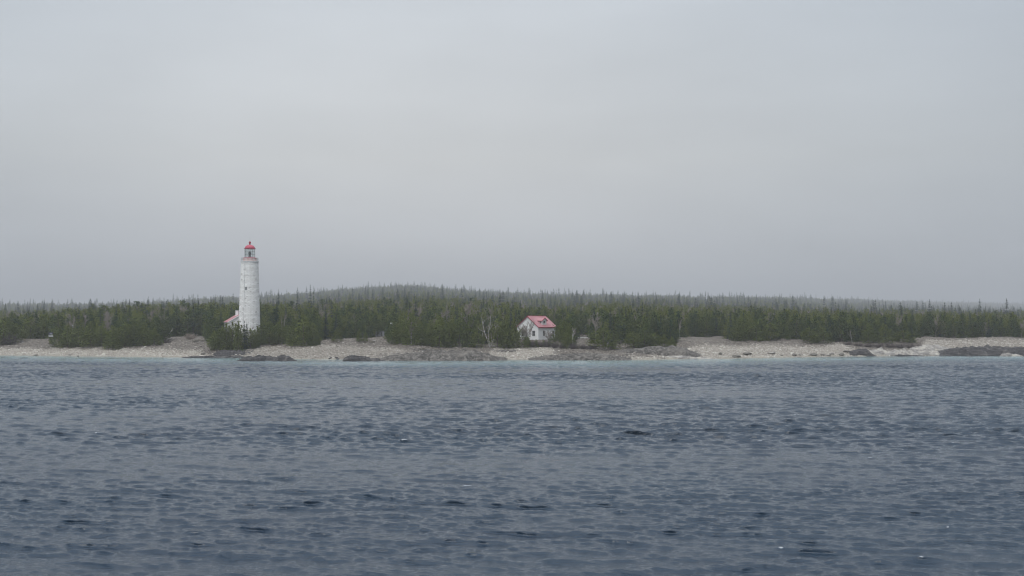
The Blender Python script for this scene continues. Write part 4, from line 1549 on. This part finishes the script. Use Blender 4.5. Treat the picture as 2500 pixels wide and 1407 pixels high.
p = ground_at(1423, 829)
rl = empty("white_rail", p)
tag(rl, "long white rail lying on the grey cobbles left of the round shore cedar", "rail")
kk = FPX / p.y
w = MB()
w.tube([(-15 / kk, 0, 0.42), (15 / kk, 0, 0.42)], 0.06, 8)
w.build("beam", M_WHITE, rl)
for sx in (-1.2, 0, 1.2):
    w = MB()
    w.box((sx, 0.02, 0.12), (0.14, 0.14, 0.55))
    w.build("support", M_BARK, rl)


# ------------------------------------------------------------------ birches, dead wood, shrubs
def birch(px, fy, ty, hw, seed, stems, label, white=True, name="birch_tree", lean=0.0, thick=0.014, kids=(6, 4, 4)):
    q = ground_at(px, fy)
    h = (fy - ty) * q.y / FPX
    (lv, lf), (tv, tf) = bare_proto(seed, stems=stems, thick=thick, twig=0.0032, spread=0.36, kids=kids, lean=lean)
    ext = max(0.1, np.percentile(np.abs(lv[:, 0]), 96))
    root = empty(name, q)
    sx = hw * q.y / FPX / ext
    lv = lv.copy(); tv = tv.copy()
    lv[:, :2] *= sx; lv[:, 2] *= h
    tv[:, :2] *= sx; tv[:, 2] *= h
    link("trunk", np_mesh("birch_trunk", lv, lf, M_BIRCH if white else M_GREYBARK, True), root)
    link("branches", np_mesh("birch_branches", tv, tf, M_TWIG_P if white else M_TWIG, False), root)
    tag(root, label, "tree")
    return root


def fork_birch():
    """the white clump left of the house, its stems laid out as in the photograph"""
    q = ground_at(1196, 849)
    k = q.y / FPX
    root = empty("birch_tree", q)
    tag(root, "white forked birch of several stems at the cobble edge left of the house", "tree")
    st = [[(0, 0), (-6, 18), (-13, 38), (-17, 56), (-20, 74)], [(0, 0), (-2, 20), (-3, 42), (1, 56), (1, 77)], [(1, 0), (7, 14), (11, 32), (15, 46), (19, 56)],
          [(0, 0), (-4, 22), (-2, 40), (-4, 55)], [(1, 2), (4, 20), (3, 34)], [(-13, 38), (-22, 42), (-31, 50)], [(-13, 39), (-18, 46), (-22, 45)], [(-17, 56), (-13, 68)],
          [(-3, 42), (4, 50), (7, 58)], [(11, 32), (18, 42), (22, 52)], [(15, 46), (12, 56)], [(-18, 36), (-19, 24)], [(-6, 20), (-12, 30)]]
    rr = random.Random(3)
    w = MB()
    tw = []
    for n_, s_ in enumerate(st):
        yo = rr.uniform(-1, 1) * 0.8
        r0 = 0.092 if n_ < 5 else 0.05
        pts = [Vector((a_ * k, yo * b_ / 60, b_ * k)) for a_, b_ in s_]
        w.tube(pts, [r0 * (1 - 0.65 * i / (len(pts) - 1)) for i in range(len(pts))], 6)
        for i in range(1, len(pts)):
            for _ in range(7 if n_ < 5 else 3):
                a3 = pts[i - 1].lerp(pts[i], rr.random())
                d3 = Vector((rr.gauss(0, 0.5), rr.gauss(0, 0.5), rr.uniform(0.2, 1.0))).normalized()
                b3 = a3 + d3 * rr.uniform(0.5, 1.2)
                tw.append((np.array(a3), np.array(b3), 0.022, 0.010))
                for _ in range(2):
                    e3 = (d3 + Vector((rr.gauss(0, .5), rr.gauss(0, .5), rr.gauss(0.1, .4)))).normalized()
                    tw.append((np.array(b3), np.array(b3 + e3 * rr.uniform(0.3, 0.7)), 0.012, 0.006))
    w.build("trunk", M_BIRCH, root, True)
    tv, tf = tubes(tw, 3)
    link("branches", np_mesh("birch_branches", tv, tf, M_TWIG_P, False), root)


fork_birch()
birch(688, 838, 764, 9, 41, 2, "white birch with forked bare top above the cedars right of the lighthouse", lean=0.1)
birch(697, 836, 763, 8, 42, 1, "pale leafless birch, right of two above the cedars beside the lighthouse")
birch(1004, 843, 786, 6, 43, 1, "single thin white birch trunk before the dark cedar right of the lamp post", thick=0.02)
birch(1398, 848, 800, 7, 44, 1, "thin white birch before the cedar at the house's right side", lean=-0.12, thick=0.018)
birch(1478, 853, 833, 7, 45, 1, "small leaning white birch at the foot of the round shore cedar", lean=0.35, thick=0.03)
birch(2079, 838, 806, 6, 46, 1, "short white birch trunk in front of the wood left of the dark rock point", thick=0.02)
birch(1290, 843, 779, 20, 47, 3, "bare pinkish-grey bushy tree in front of the house's gable wall", False, "bushy_tree", thick=0.008, kids=(9, 7, 6))
birch(1344, 843, 806, 13, 48, 3, "small bare grey tree in front of the house's long wall", False, "bushy_tree", thick=0.008, kids=(8, 6, 5))
birch(1137, 838, 735, 14, 49, 1, "large grey leafless tree standing over the cedars left of the forked birch", False, "leafless_tree", thick=0.012, kids=(9, 7, 6))
birch(610, 850, 797, 9, 50, 2, "thin bare sapling against the lighthouse's lower wall", False, "bare_sapling", thick=0.006)
birch(1556, 828, 768, 6, 51, 1, "pale leafless birch showing over the bushy cedars right of the round cedar")
birch(1658, 826, 778, 6, 52, 1, "tall pale birch at the wood's edge above the cobble hump", thick=0.012)
birch(1600, 824, 785, 5, 53, 1, "thin pale birch stem behind the bushy shore cedars", thick=0.012)

# leaning dead trunk in the left clearing
q = ground_at(406, 829)
k = q.y / FPX
lg = empty("dead_trunk", q)
tag(lg, "pale dead trunk leaning to the right at the left clearing's edge", "dead tree")
w = MB()
w.tube([(0, 0, -0.2), (7 * k, 0.2, 12 * k), (16 * k, 0.4, 27 * k)], [0.13, 0.10, 0.05], 7)
w.build("trunk", M_DRIFT, lg, True)
w = MB()
w.tube([(6 * k, 0.1, 11 * k), (3 * k, 0.3, 19 * k)], [0.05, 0.02], 5)
w.tube([(11 * k, 0.3, 19 * k), (17 * k, -0.2, 22 * k)], [0.04, 0.02], 5)
w.build("stub", M_DRIFT, lg, True)


def shrub(px, fy, ty, hw, m, seed, label, name="bare_shrub", group=None):
    q = ground_at(px, fy)
    v_, f_ = shrub_proto(seed)
    k_ = q.y / FPX
    v_ = v_ * np.array([hw * k_, hw * k_, (fy - ty) * k_])
    o_ = link(name, np_mesh(name, v_, f_, m, False))
    o_.location = q
    tag(o_, label, "shrub", group)
    return o_


shrub(465, 829, 812, 19, M_TWIG_P, 61, "rounded pinkish bare shrub in the clearing left of the lighthouse")
shrub(397, 832, 815, 11, M_TWIG_P, 62, "pale bare bush at the foot of the leaning dead trunk")
shrub(409, 838, 828, 13, M_TWIG_D, 63, "low dark bush on the cobbles below the leaning dead trunk")
shrub(24, 842, 812, 24, M_TWIG_D, 64, "dark leafless thicket under the cedar at the photo's left edge")
DSH = [(1300, 848, 829, 14), (1318, 848, 831, 13), (1336, 848, 830, 15), (1354, 850, 834, 14), (1374, 851, 837, 14), (1400, 852, 836, 16), (1424, 852, 839, 15), (1444, 853, 840, 14)]
for i, (a_, b_, c_, d_) in enumerate(DSH):
    shrub(a_, b_, c_, d_, M_TWIG_D, 70 + i, f"{ordinal(i + 1)} from the left of the dark low bushes fronting the red-roofed house", group="dark low bushes below the house")
RSH = [(2070, 843, 834, 15), (2095, 846, 836, 16), (2120, 848, 837, 17), (2146, 849, 836, 17), (2172, 849, 836, 18), (2198, 850, 836, 18), (2222, 850, 836, 17), (2243, 850, 838, 13)]
for i, (a_, b_, c_, d_) in enumerate(RSH):
    shrub(a_, b_, c_, d_, M_TWIG_D, 80 + i, f"{ordinal(i + 1)} from the left of the dark purple-brown bushes along the rock point", group="dark bushes along the rock point")

JUN = [(884, 838, 829, 12), (905, 838, 832, 10), (818, 838, 830, 10), (670, 845, 838, 7), (1415, 852, 843, 12), (1448, 852, 845, 10), (1580, 852, 843, 11), (1262, 850, 840, 9), (1030, 856, 850, 9), (1072, 856, 851, 8), (485, 833, 829, 16)]
JL = ["low yellow-green juniper around the small conical cedars of the middle clearing", "yellow-green juniper mat right of the small conical cedars in the middle clearing", "low juniper at the foot of the lone conical cedar right of the lighthouse",
      "tiny juniper tuft on the cobbles below the cedars right of the lighthouse", "olive juniper on the dark bank right of the house", "small juniper at the left foot of the round shore cedar", "low juniper at the foot of the bushy shore cedars",
      "low juniper between the forked birch and the house's dark bushes", "left of two grey-green juniper tufts on the cobbles below the lamp post cedars", "right of two grey-green juniper tufts on the cobbles below the lamp post cedars", "flat mossy juniper mat beside the pinkish bare shrub"]
jm = []
for s_ in range(3):
    v, f, tn, nn = cedar_proto(400 + s_, 'round', 600, 24)
    jm.append(np_mesh("juniper_foliage", v, f, M_JUNIPER, True, {'tint': tn}, nn))
for i, (a_, b_, c_, d_) in enumerate(JUN):
    q = ground_at(a_, b_)
    k_ = q.y / FPX
    o_ = link("juniper_bush", jm[i % 3])
    o_.color = (0.4, 0.3, 0, 1)
    o_.location = q - Vector((0, 0, 0.1))
    o_.scale = (d_ * k_, d_ * k_, max((b_ - c_) * k_, 0.5))
    tag(o_, JL[i], "bush", "junipers along the shore")

# ------------------------------------------------------------------ rock
M_ROCK, t, b = mat("dark_limestone", (0.12, 0.11, 0.10), 0.9, 0.2)
strat = obj_noise(t, 1.0, 6, 0.65, mapped(t, (0.25, 0.25, 2.4)))
blot = obj_noise(t, 0.5, 6, 0.7)
c1_ = ramp(t, strat, [(0.30, (0.016, 0.0155, 0.017)), (0.5, (0.044, 0.041, 0.042)), (0.72, (0.10, 0.094, 0.09))])
c = mixc(t, ramp(t, blot, [(0.54, (0, 0, 0)), (0.74, (0.8, 0.8, 0.8))]), c1_, (0.19, 0.178, 0.162))
t.links.new(c, b.inputs['Base Color'])
bump(t, b, strat, 0.9, 0.25)
M_ROCKP, t, b = mat("pale_limestone", (0.3, 0.29, 0.27), 0.9, 0.2)
strat = obj_noise(t, 1.0, 6, 0.65, mapped(t, (0.3, 0.3, 2.0)))
blot = obj_noise(t, 0.6, 6, 0.7)
c1_ = ramp(t, strat, [(0.28, (0.09, 0.085, 0.08)), (0.5, (0.22, 0.205, 0.19)), (0.72, (0.38, 0.36, 0.33))])
c = mixc(t, ramp(t, blot, [(0.48, (0, 0, 0)), (0.62, (1, 1, 1))]), c1_, (0.40, 0.37, 0.32))
t.links.new(c, b.inputs['Base Color'])
bump(t, b, strat, 0.9, 0.2)
M_COBD, t, b = mat("dark_cobble_mound", (0.12, 0.11, 0.10), 0.9, 0.2)
vor = N(t, 'ShaderNodeTexVoronoi')
vor.inputs['Scale'].default_value = 2.0
t.links.new(mapped(t, (1, 1, 1)), vor.inputs['Vector'])
sepc = N(t, 'ShaderNodeSeparateColor')
t.links.new(vor.outputs['Color'], sepc.inputs[0])
c = ramp(t, sepc.outputs[0], [(0.0, (0.04, 0.036, 0.032)), (0.6, (0.095, 0.086, 0.077)), (1.0, (0.18, 0.165, 0.148))])
c = mixc(t, ramp(t, obj_noise(t, 0.22, 5, 0.6), [(0.55, (0, 0, 0)), (0.70, (0.5, 0.5, 0.5))]), c, (0.20, 0.18, 0.155))
t.links.new(c, b.inputs['Base Color'])
bump(t, b, math_node(t, 'SUBTRACT', 1.0, vor.outputs['Distance']), 0.8, 0.25)


M_ROCKD = noisy("grey_brown_boulder", (0.085, 0.078, 0.068), (0.20, 0.185, 0.16), 1.1, 0.9, bumpd=0.08)


def ledge(pts, base_y, depth, m, seed, label, strata=0.28, rough=0.22, name="rock_ledge", back=0.6):
    """low layered rock: pts is its top outline (px, y) seen from the water, base_y the line where it meets water or ground"""
    r = np.random.default_rng(seed)
    mid = (pts[0][0] + pts[-1][0]) / 2
    Yf = CAM_H * FPX / (base_y - HZ)
    if float(height(U(mid) * Yf, Yf)) > 0.3:
        Yf = ground_at(mid, base_y).y
    x0, x1 = U(pts[0][0]) * Yf, U(pts[-1][0]) * Yf
    nx = int(max(16, (x1 - x0) / 0.22))
    ny = int(max(10, depth / 0.25))
    X, T = np.meshgrid(np.linspace(x0, x1, nx), np.linspace(0, 1, ny))
    n1_, n2_ = wnoise(seed, 3.0, 16), wnoise(seed + 1, 0.9, 16)
    endt = np.clip(np.minimum((X - x0), (x1 - X)) / (0.14 * (x1 - x0)), 0, 1) ** 0.5
    Yg = Yf + depth * T * (0.6 + 0.4 * endt) + 0.7 * n1_(X, X * 0 + seed) * (1 - T) + (1 - endt) * 0.25 * depth
    topy = np.interp(X / Yf, [U(a) for a, _ in pts], [b_ for _, b_ in pts])
    ptop = 0.45
    Ztop = CAM_H - (topy - HZ) * (Yf + depth * ptop) / FPX
    gz_ = np.maximum(height(X, Yg), -0.15)
    prof_ = np.interp(T, [0, 0.12, ptop, back + 0.15, 1.0], [0.0, 0.55, 1.0, 0.8, 0.0])
    Hh = np.maximum(Ztop - gz_, 0.05) * prof_ * (0.25 + 0.75 * endt)
    Hh = Hh * (1 + rough * n1_(X, Yg)) + rough * 0.35 * n2_(X, Yg) * prof_
    if strata:
        st_ = np.round(Hh / strata) * strata
        Hh = Hh * 0.35 + st_ * 0.65
    Z = gz_ + Hh + r.normal(0, 0.03, Hh.shape) * (prof_ > 0)
    border = (T <= 0) | (T >= 1) | (X <= x0) | (X >= x1)
    Z = np.where(border, np.minimum(height(X, Yg), 0) - 0.6 if False else height(X, Yg) - 0.7, Z)
    cx_, cy_ = (x0 + x1) / 2, Yf + depth / 2
    V = np.stack([X - cx_, Yg - cy_, Z], -1).reshape(-1, 3)
    ix = np.arange(nx * ny).reshape(ny, nx)
    Q = np.stack([ix[:-1, :-1], ix[:-1, 1:], ix[1:, 1:], ix[1:, :-1]], -1).reshape(-1, 4)
    o_ = link(name, np_mesh(name, V, Q, m, False))
    o_.location = (cx_, cy_, 0)
    tag(o_, label, "rock ledge", "rock ledges along the shore")
    return o_


ledge([(574, 880), (590, 873), (606, 870), (640, 869), (660, 871), (690, 868.5), (708, 872), (719, 880)], 882, 6, M_ROCK, 901, "flat layered rock slab lying in the water below the lighthouse")
ledge([(833, 879), (838, 868), (860, 867), (878, 870), (895, 873), (915, 875), (935, 879)], 882, 5, M_ROCK, 902, "blunt dark rock at the waterline, left end of the long mound")
ledge([(905, 879), (930, 872), (958, 865), (1000, 862), (1040, 860), (1080, 858), (1120, 856.5), (1150, 856), (1170, 860), (1195, 867), (1218, 871), (1240, 875)], 881, 15, M_COBD, 903,
      "long low dark cobble-covered mound on the shore below the forked birch", 0.0, 0.15, "rock_mound")
ledge([(800, 876), (806, 873), (820, 872), (829, 876)], 877, 2.5, M_ROCK, 904, "small flat dark rock at the waterline left of the long mound")
ledge([(1288, 876), (1330, 870), (1380, 865), (1440, 862), (1490, 866), (1520, 871), (1548, 876)], 880, 11, M_COBD, 905, "low dark cobble mound on the shore below the red-roofed house", 0.0, 0.15, "rock_mound")
ledge([(1490, 862), (1520, 855), (1560, 851), (1600, 847), (1650, 846), (1680, 851), (1700, 858), (1718, 864)], 868, 10, M_COBD, 906, "dark cobble ridge on the beach below the bushy shore cedars", 0.0, 0.15, "rock_mound")
ledge([(1500, 877), (1515, 873), (1530, 874), (1543, 878)], 879, 4, M_ROCK, 907, "small dark slab in the shallows right of the house's mound")
ledge([(1625, 875), (1634, 870), (1665, 869), (1700, 872), (1735, 874), (1746, 876)], 877, 4, M_ROCKP, 908, "thin tan slab along the waterline below the dark cobble ridge")
ledge([(1600, 876), (1612, 874), (1628, 876)], 877, 2, M_ROCK, 909, "tiny dark slab left of the thin tan slab at the waterline")
ledge([(510, 872), (516, 862), (530, 857), (560, 856), (590, 860), (608, 868)], 871, 9, M_ROCK, 910, "rough dark rock bank below the cedars in front of the lighthouse", 0.2, 0.3)
ledge([(440, 872), (470, 870), (520, 869), (580, 870), (600, 873)], 874, 4, M_ROCK, 911, "long thin dark ledge at the waterline left of the lighthouse slab")
ledge([(2075, 868), (2085, 858), (2100, 853), (2118, 852), (2130, 860), (2142, 868)], 869, 6, M_ROCK, 912, "dark humped boulder ledge left of the pale jumbled rocks")
ledge([(2125, 867), (2140, 856), (2160, 853), (2180, 858), (2205, 856), (2230, 858), (2250, 866)], 868, 8, M_ROCKP, 913, "pale jumbled rock shelf at the waterline below the dark bushes", 0.3, 0.5)
ledge([(2225, 866), (2235, 858), (2260, 855), (2290, 857), (2320, 866)], 868, 8, M_ROCKP, 914, "pale grey rock shelf left of the large dark shelf", 0.3, 0.4)
ledge([(2215, 857), (2240, 847), (2270, 843), (2300, 843), (2325, 849), (2345, 856)], 860, 10, M_ROCKP, 915, "smooth grey-brown rock hump below the far pale beach", 0.25, 0.2)
ledge([(2298, 868), (2310, 858), (2350, 851), (2400, 847), (2440, 846), (2480, 848), (2540, 848), (2600, 862)], 869.5, 14, M_ROCK, 916, "large dark layered rock shelf at the photo's right edge", 0.3, 0.15)
ledge([(2185, 869), (2200, 866), (2230, 867), (2262, 869)], 870, 3, M_ROCK, 917, "thin dark slab at the waterline below the pale shelves")
ledge([(2445, 868), (2455, 862), (2470, 861), (2485, 865), (2500, 868)], 870, 3, M_ROCKP, 918, "pale broken rocks at the foot of the large dark shelf")
ledge([(1200, 858), (1230, 854), (1262, 855)], 860, 3, M_COBD, 919, "small dark cobble bar on the pale beach right of the forked birch", 0.0, 0.15, "rock_mound")
ledge([(1000, 857), (1030, 853), (1060, 853), (1085, 857)], 859, 4, M_COBD, 920, "small grey cobble hump on the beach above the long mound", 0.0, 0.15, "rock_mound")
ledge([(0, 872), (3, 871), (12, 872.5)], 873, 1.5, M_ROCK, 921, "tiny dark rock in the shallows at the photo's left edge")
ledge([(48, 874), (56, 873), (66, 874)], 875, 1.2, M_ROCK, 922, "thin dark rock breaking the shallows off the left beach")


def boulder(px, fy, wpx, hpx, seed, m, label):
    r = np.random.default_rng(seed)
    q = ground_at(px, fy)
    import bmesh
    bm = bmesh.new()
    bmesh.ops.create_icosphere(bm, subdivisions=3, radius=1)
    ax = r.normal(0, 1, (7, 3)); ax /= np.linalg.norm(ax, axis=1)[:, None]
    cut = r.uniform(0.62, 0.95, 7)
    for v_ in bm.verts:
        p_ = np.array(v_.co)
        for a_, c_ in zip(ax, cut):
            e_ = p_ @ a_ - c_
            if e_ > 0:
                p_ = p_ - a_ * e_ * 0.9
        v_.co = p_ * (1 + r.normal(0, 0.02))
    me_ = bpy.data.meshes.new("boulder")
    bm.to_mesh(me_); bm.free()
    me_.materials.append(m)
    k_ = q.y / FPX
    o_ = link("boulder", me_)
    o_.location = q + Vector((0, 0, hpx * k_ * 0.30))
    o_.scale = (wpx * k_ / 2, wpx * k_ / 2 * 0.8, hpx * k_ * 0.55)
    o_.rotation_euler = (0, 0, r.uniform(0, 6.28))
    tag(o_, label, "boulder", "boulders along the shore")


BO = [(1797, 873, 22, 8, 1, "dark pointed boulder at the waterline, largest of the right beach"), (1758, 866, 11, 7, 1, "small dark boulder on the pale beach above the thin tan slab"),
      (1824, 866, 28, 6, 1, "broad low grey boulder on the pale beach right of the pointed boulder"), (1883, 864, 24, 5, 0, "flat grey boulder alone on the pale beach of the cobble hump"),
      (1907, 869, 10, 4, 1, "small dark stone near the waterline right of the flat grey boulder"), (1938, 869, 16, 6, 1, "grey boulder near the waterline, midway along the right beach"),
      (1953, 868, 10, 5, 0, "small pale boulder touching the midway waterline boulder"), (1985, 868, 22, 7, 1, "wide dark boulder at the right beach's far waterline"),
      (2008, 868, 14, 5, 1, "low dark stone right of the wide dark boulder"), (2030, 866, 16, 6, 0, "pale low boulder left of the arched rock"),
      (2066, 860, 20, 6, 1, "arched dark rock on the end of the pale cobble spit"), (2053, 868, 18, 8, 1, "squat dark boulder at the waterline under the cobble spit"),
      (2022, 870, 12, 4, 1, "small wet stone at the waterline below the cobble spit"), (1530, 868, 10, 5, 1, "small grey boulder on the dark cobble ridge's left end"),
      (1640, 866, 8, 4, 1, "little dark stone on the dark cobble ridge"), (914, 835, 8, 6, 0, "bright white boulder at the edge of the middle clearing"),
      (840, 829, 6, 4, 0, "small white stone under the trees of the middle clearing"), (192, 871, 5, 3, 1, "tiny dark stone on the left beach's waterline"), (88, 868, 14, 3, 1, "low dark stone at the left beach's waterline under the sign"),
      (172, 868, 9, 3, 1, "dark flat stone at the waterline in front of the left cedars"), (2160, 862, 14, 7, 0, "angular pale boulder on the jumbled rock shelf"), (2195, 860, 12, 7, 0, "whitish boulder at the middle of the jumbled rock shelf"),
      (2345, 864, 14, 6, 1, "dark boulder fallen before the large dark shelf"), (2110, 868, 16, 6, 1, "dark waterline boulder under the humped ledge"), (1400, 866, 9, 4, 1, "small grey stone on the mound below the house"),
      (497, 866, 12, 7, 1, "dark boulder at the left end of the rough rock bank"), (1355, 863, 9, 5, 0, "pale stone on the beach right of the house's cobble strip"), (1870, 868, 8, 3, 1, "tiny stone at the waterline below the flat grey boulder")]
for i, (a_, b_, c_, d_, dk_, lb) in enumerate(BO):
    boulder(a_, b_, c_, d_, 500 + i, M_ROCKD if dk_ else M_ROCKP, lb)

# loose cobbles over the whole beach: nobody could count them
NC = 30000
r = np.random.default_rng(77)
uu = r.uniform(-0.50, 0.50, NC * 2)
ddn = r.uniform(0.4, 42, NC * 2) 
yy = shoreY(uu) + ddn
xx = uu * yy
ok = ddn < np.interp(uu, EDGE_U, EDGE_D) + 2
uu, ddn, yy, xx = uu[ok][:NC], ddn[ok][:NC], yy[ok][:NC], xx[ok][:NC]
NC = len(uu)
pl = (ddn < np.interp(uu, PALE_U, PALE_D) + r.normal(0, 3.0, NC)).astype(float)
zz = height(xx, yy)
import bmesh
bm = bmesh.new()
bmesh.ops.create_icosphere(bm, subdivisions=1, radius=1)
iv = np.array([v_.co[:] for v_ in bm.verts]); bm.verts.index_update()
ifc = np.array([[v_.index for v_ in f_.verts] for f_ in bm.faces])
bm.free()
sz = np.exp(r.normal(math.log(0.13), 0.36, NC))
sc3 = np.stack([sz * r.uniform(0.8, 1.5, NC), sz * r.uniform(0.8, 1.5, NC), sz * r.uniform(0.45, 0.8, NC)], 1)
V = iv[None] * (1 + r.normal(0, 0.12, (NC, len(iv), 1))) * sc3[:, None, :]
V = V + np.stack([xx, yy, zz + 0.04], 1)[:, None, :]
F = ifc[None] + (np.arange(NC) * len(iv))[:, None, None]
shade = np.repeat(np.clip(r.normal(0.5, 0.24, NC), 0, 1), len(iv))
M_COB, t, b = mat("loose_cobbles", (0.4, 0.4, 0.4), 0.9, 0.2)
cp = ramp(t, attr(t, 'shade'), [(0.0, (0.27, 0.24, 0.205)), (0.5, (0.43, 0.395, 0.34)), (1.0, (0.60, 0.57, 0.52))])
cg = ramp(t, attr(t, 'shade'), [(0.0, (0.10, 0.088, 0.076)), (0.5, (0.19, 0.168, 0.145)), (1.0, (0.31, 0.28, 0.245))])
t.links.new(mixc(t, attr(t, 'pale'), cg, cp), b.inputs['Base Color'])
o = link("cobbles", np_mesh("cobbles", V.reshape(-1, 3), F.reshape(-1, 3), M_COB, False, {'shade': shade, 'pale': np.repeat(pl * np.interp(uu, U(np.array([-200, 500, 600, 1040, 1195, 1345, 1690, 2060, 2250, 2500.0])), [1, 1, 0.58, 0.6, 0.95, 0.95, 0.92, 0.9, 0.68, 0.66]), len(iv))}))
tag(o, "loose pale and grey cobbles covering the whole beach", "cobbles", kind='stuff')

# ------------------------------------------------------------------ haze over lake and island
hz = MB()
hz.box((0, 0, 65.0), (11400, 11400, 200.0))
ho = hz.build("haze", bpy.data.materials.new("haze_air"))
mh = ho.data.materials[0]
mh.use_nodes = True
t = mh.node_tree
t.nodes.clear()
mo = N(t, 'ShaderNodeOutputMaterial')
pv = N(t, 'ShaderNodeVolumePrincipled')
pv.inputs['Color'].default_value = (0.69, 0.70, 0.722, 1)
pv.inputs['Density'].default_value = 0.00034
pv.inputs['Anisotropy'].default_value = 0.0
t.links.new(pv.outputs[0], mo.inputs['Volume'])
tag(ho, "pale even mist over the lake and the island", "haze", kind='stuff')
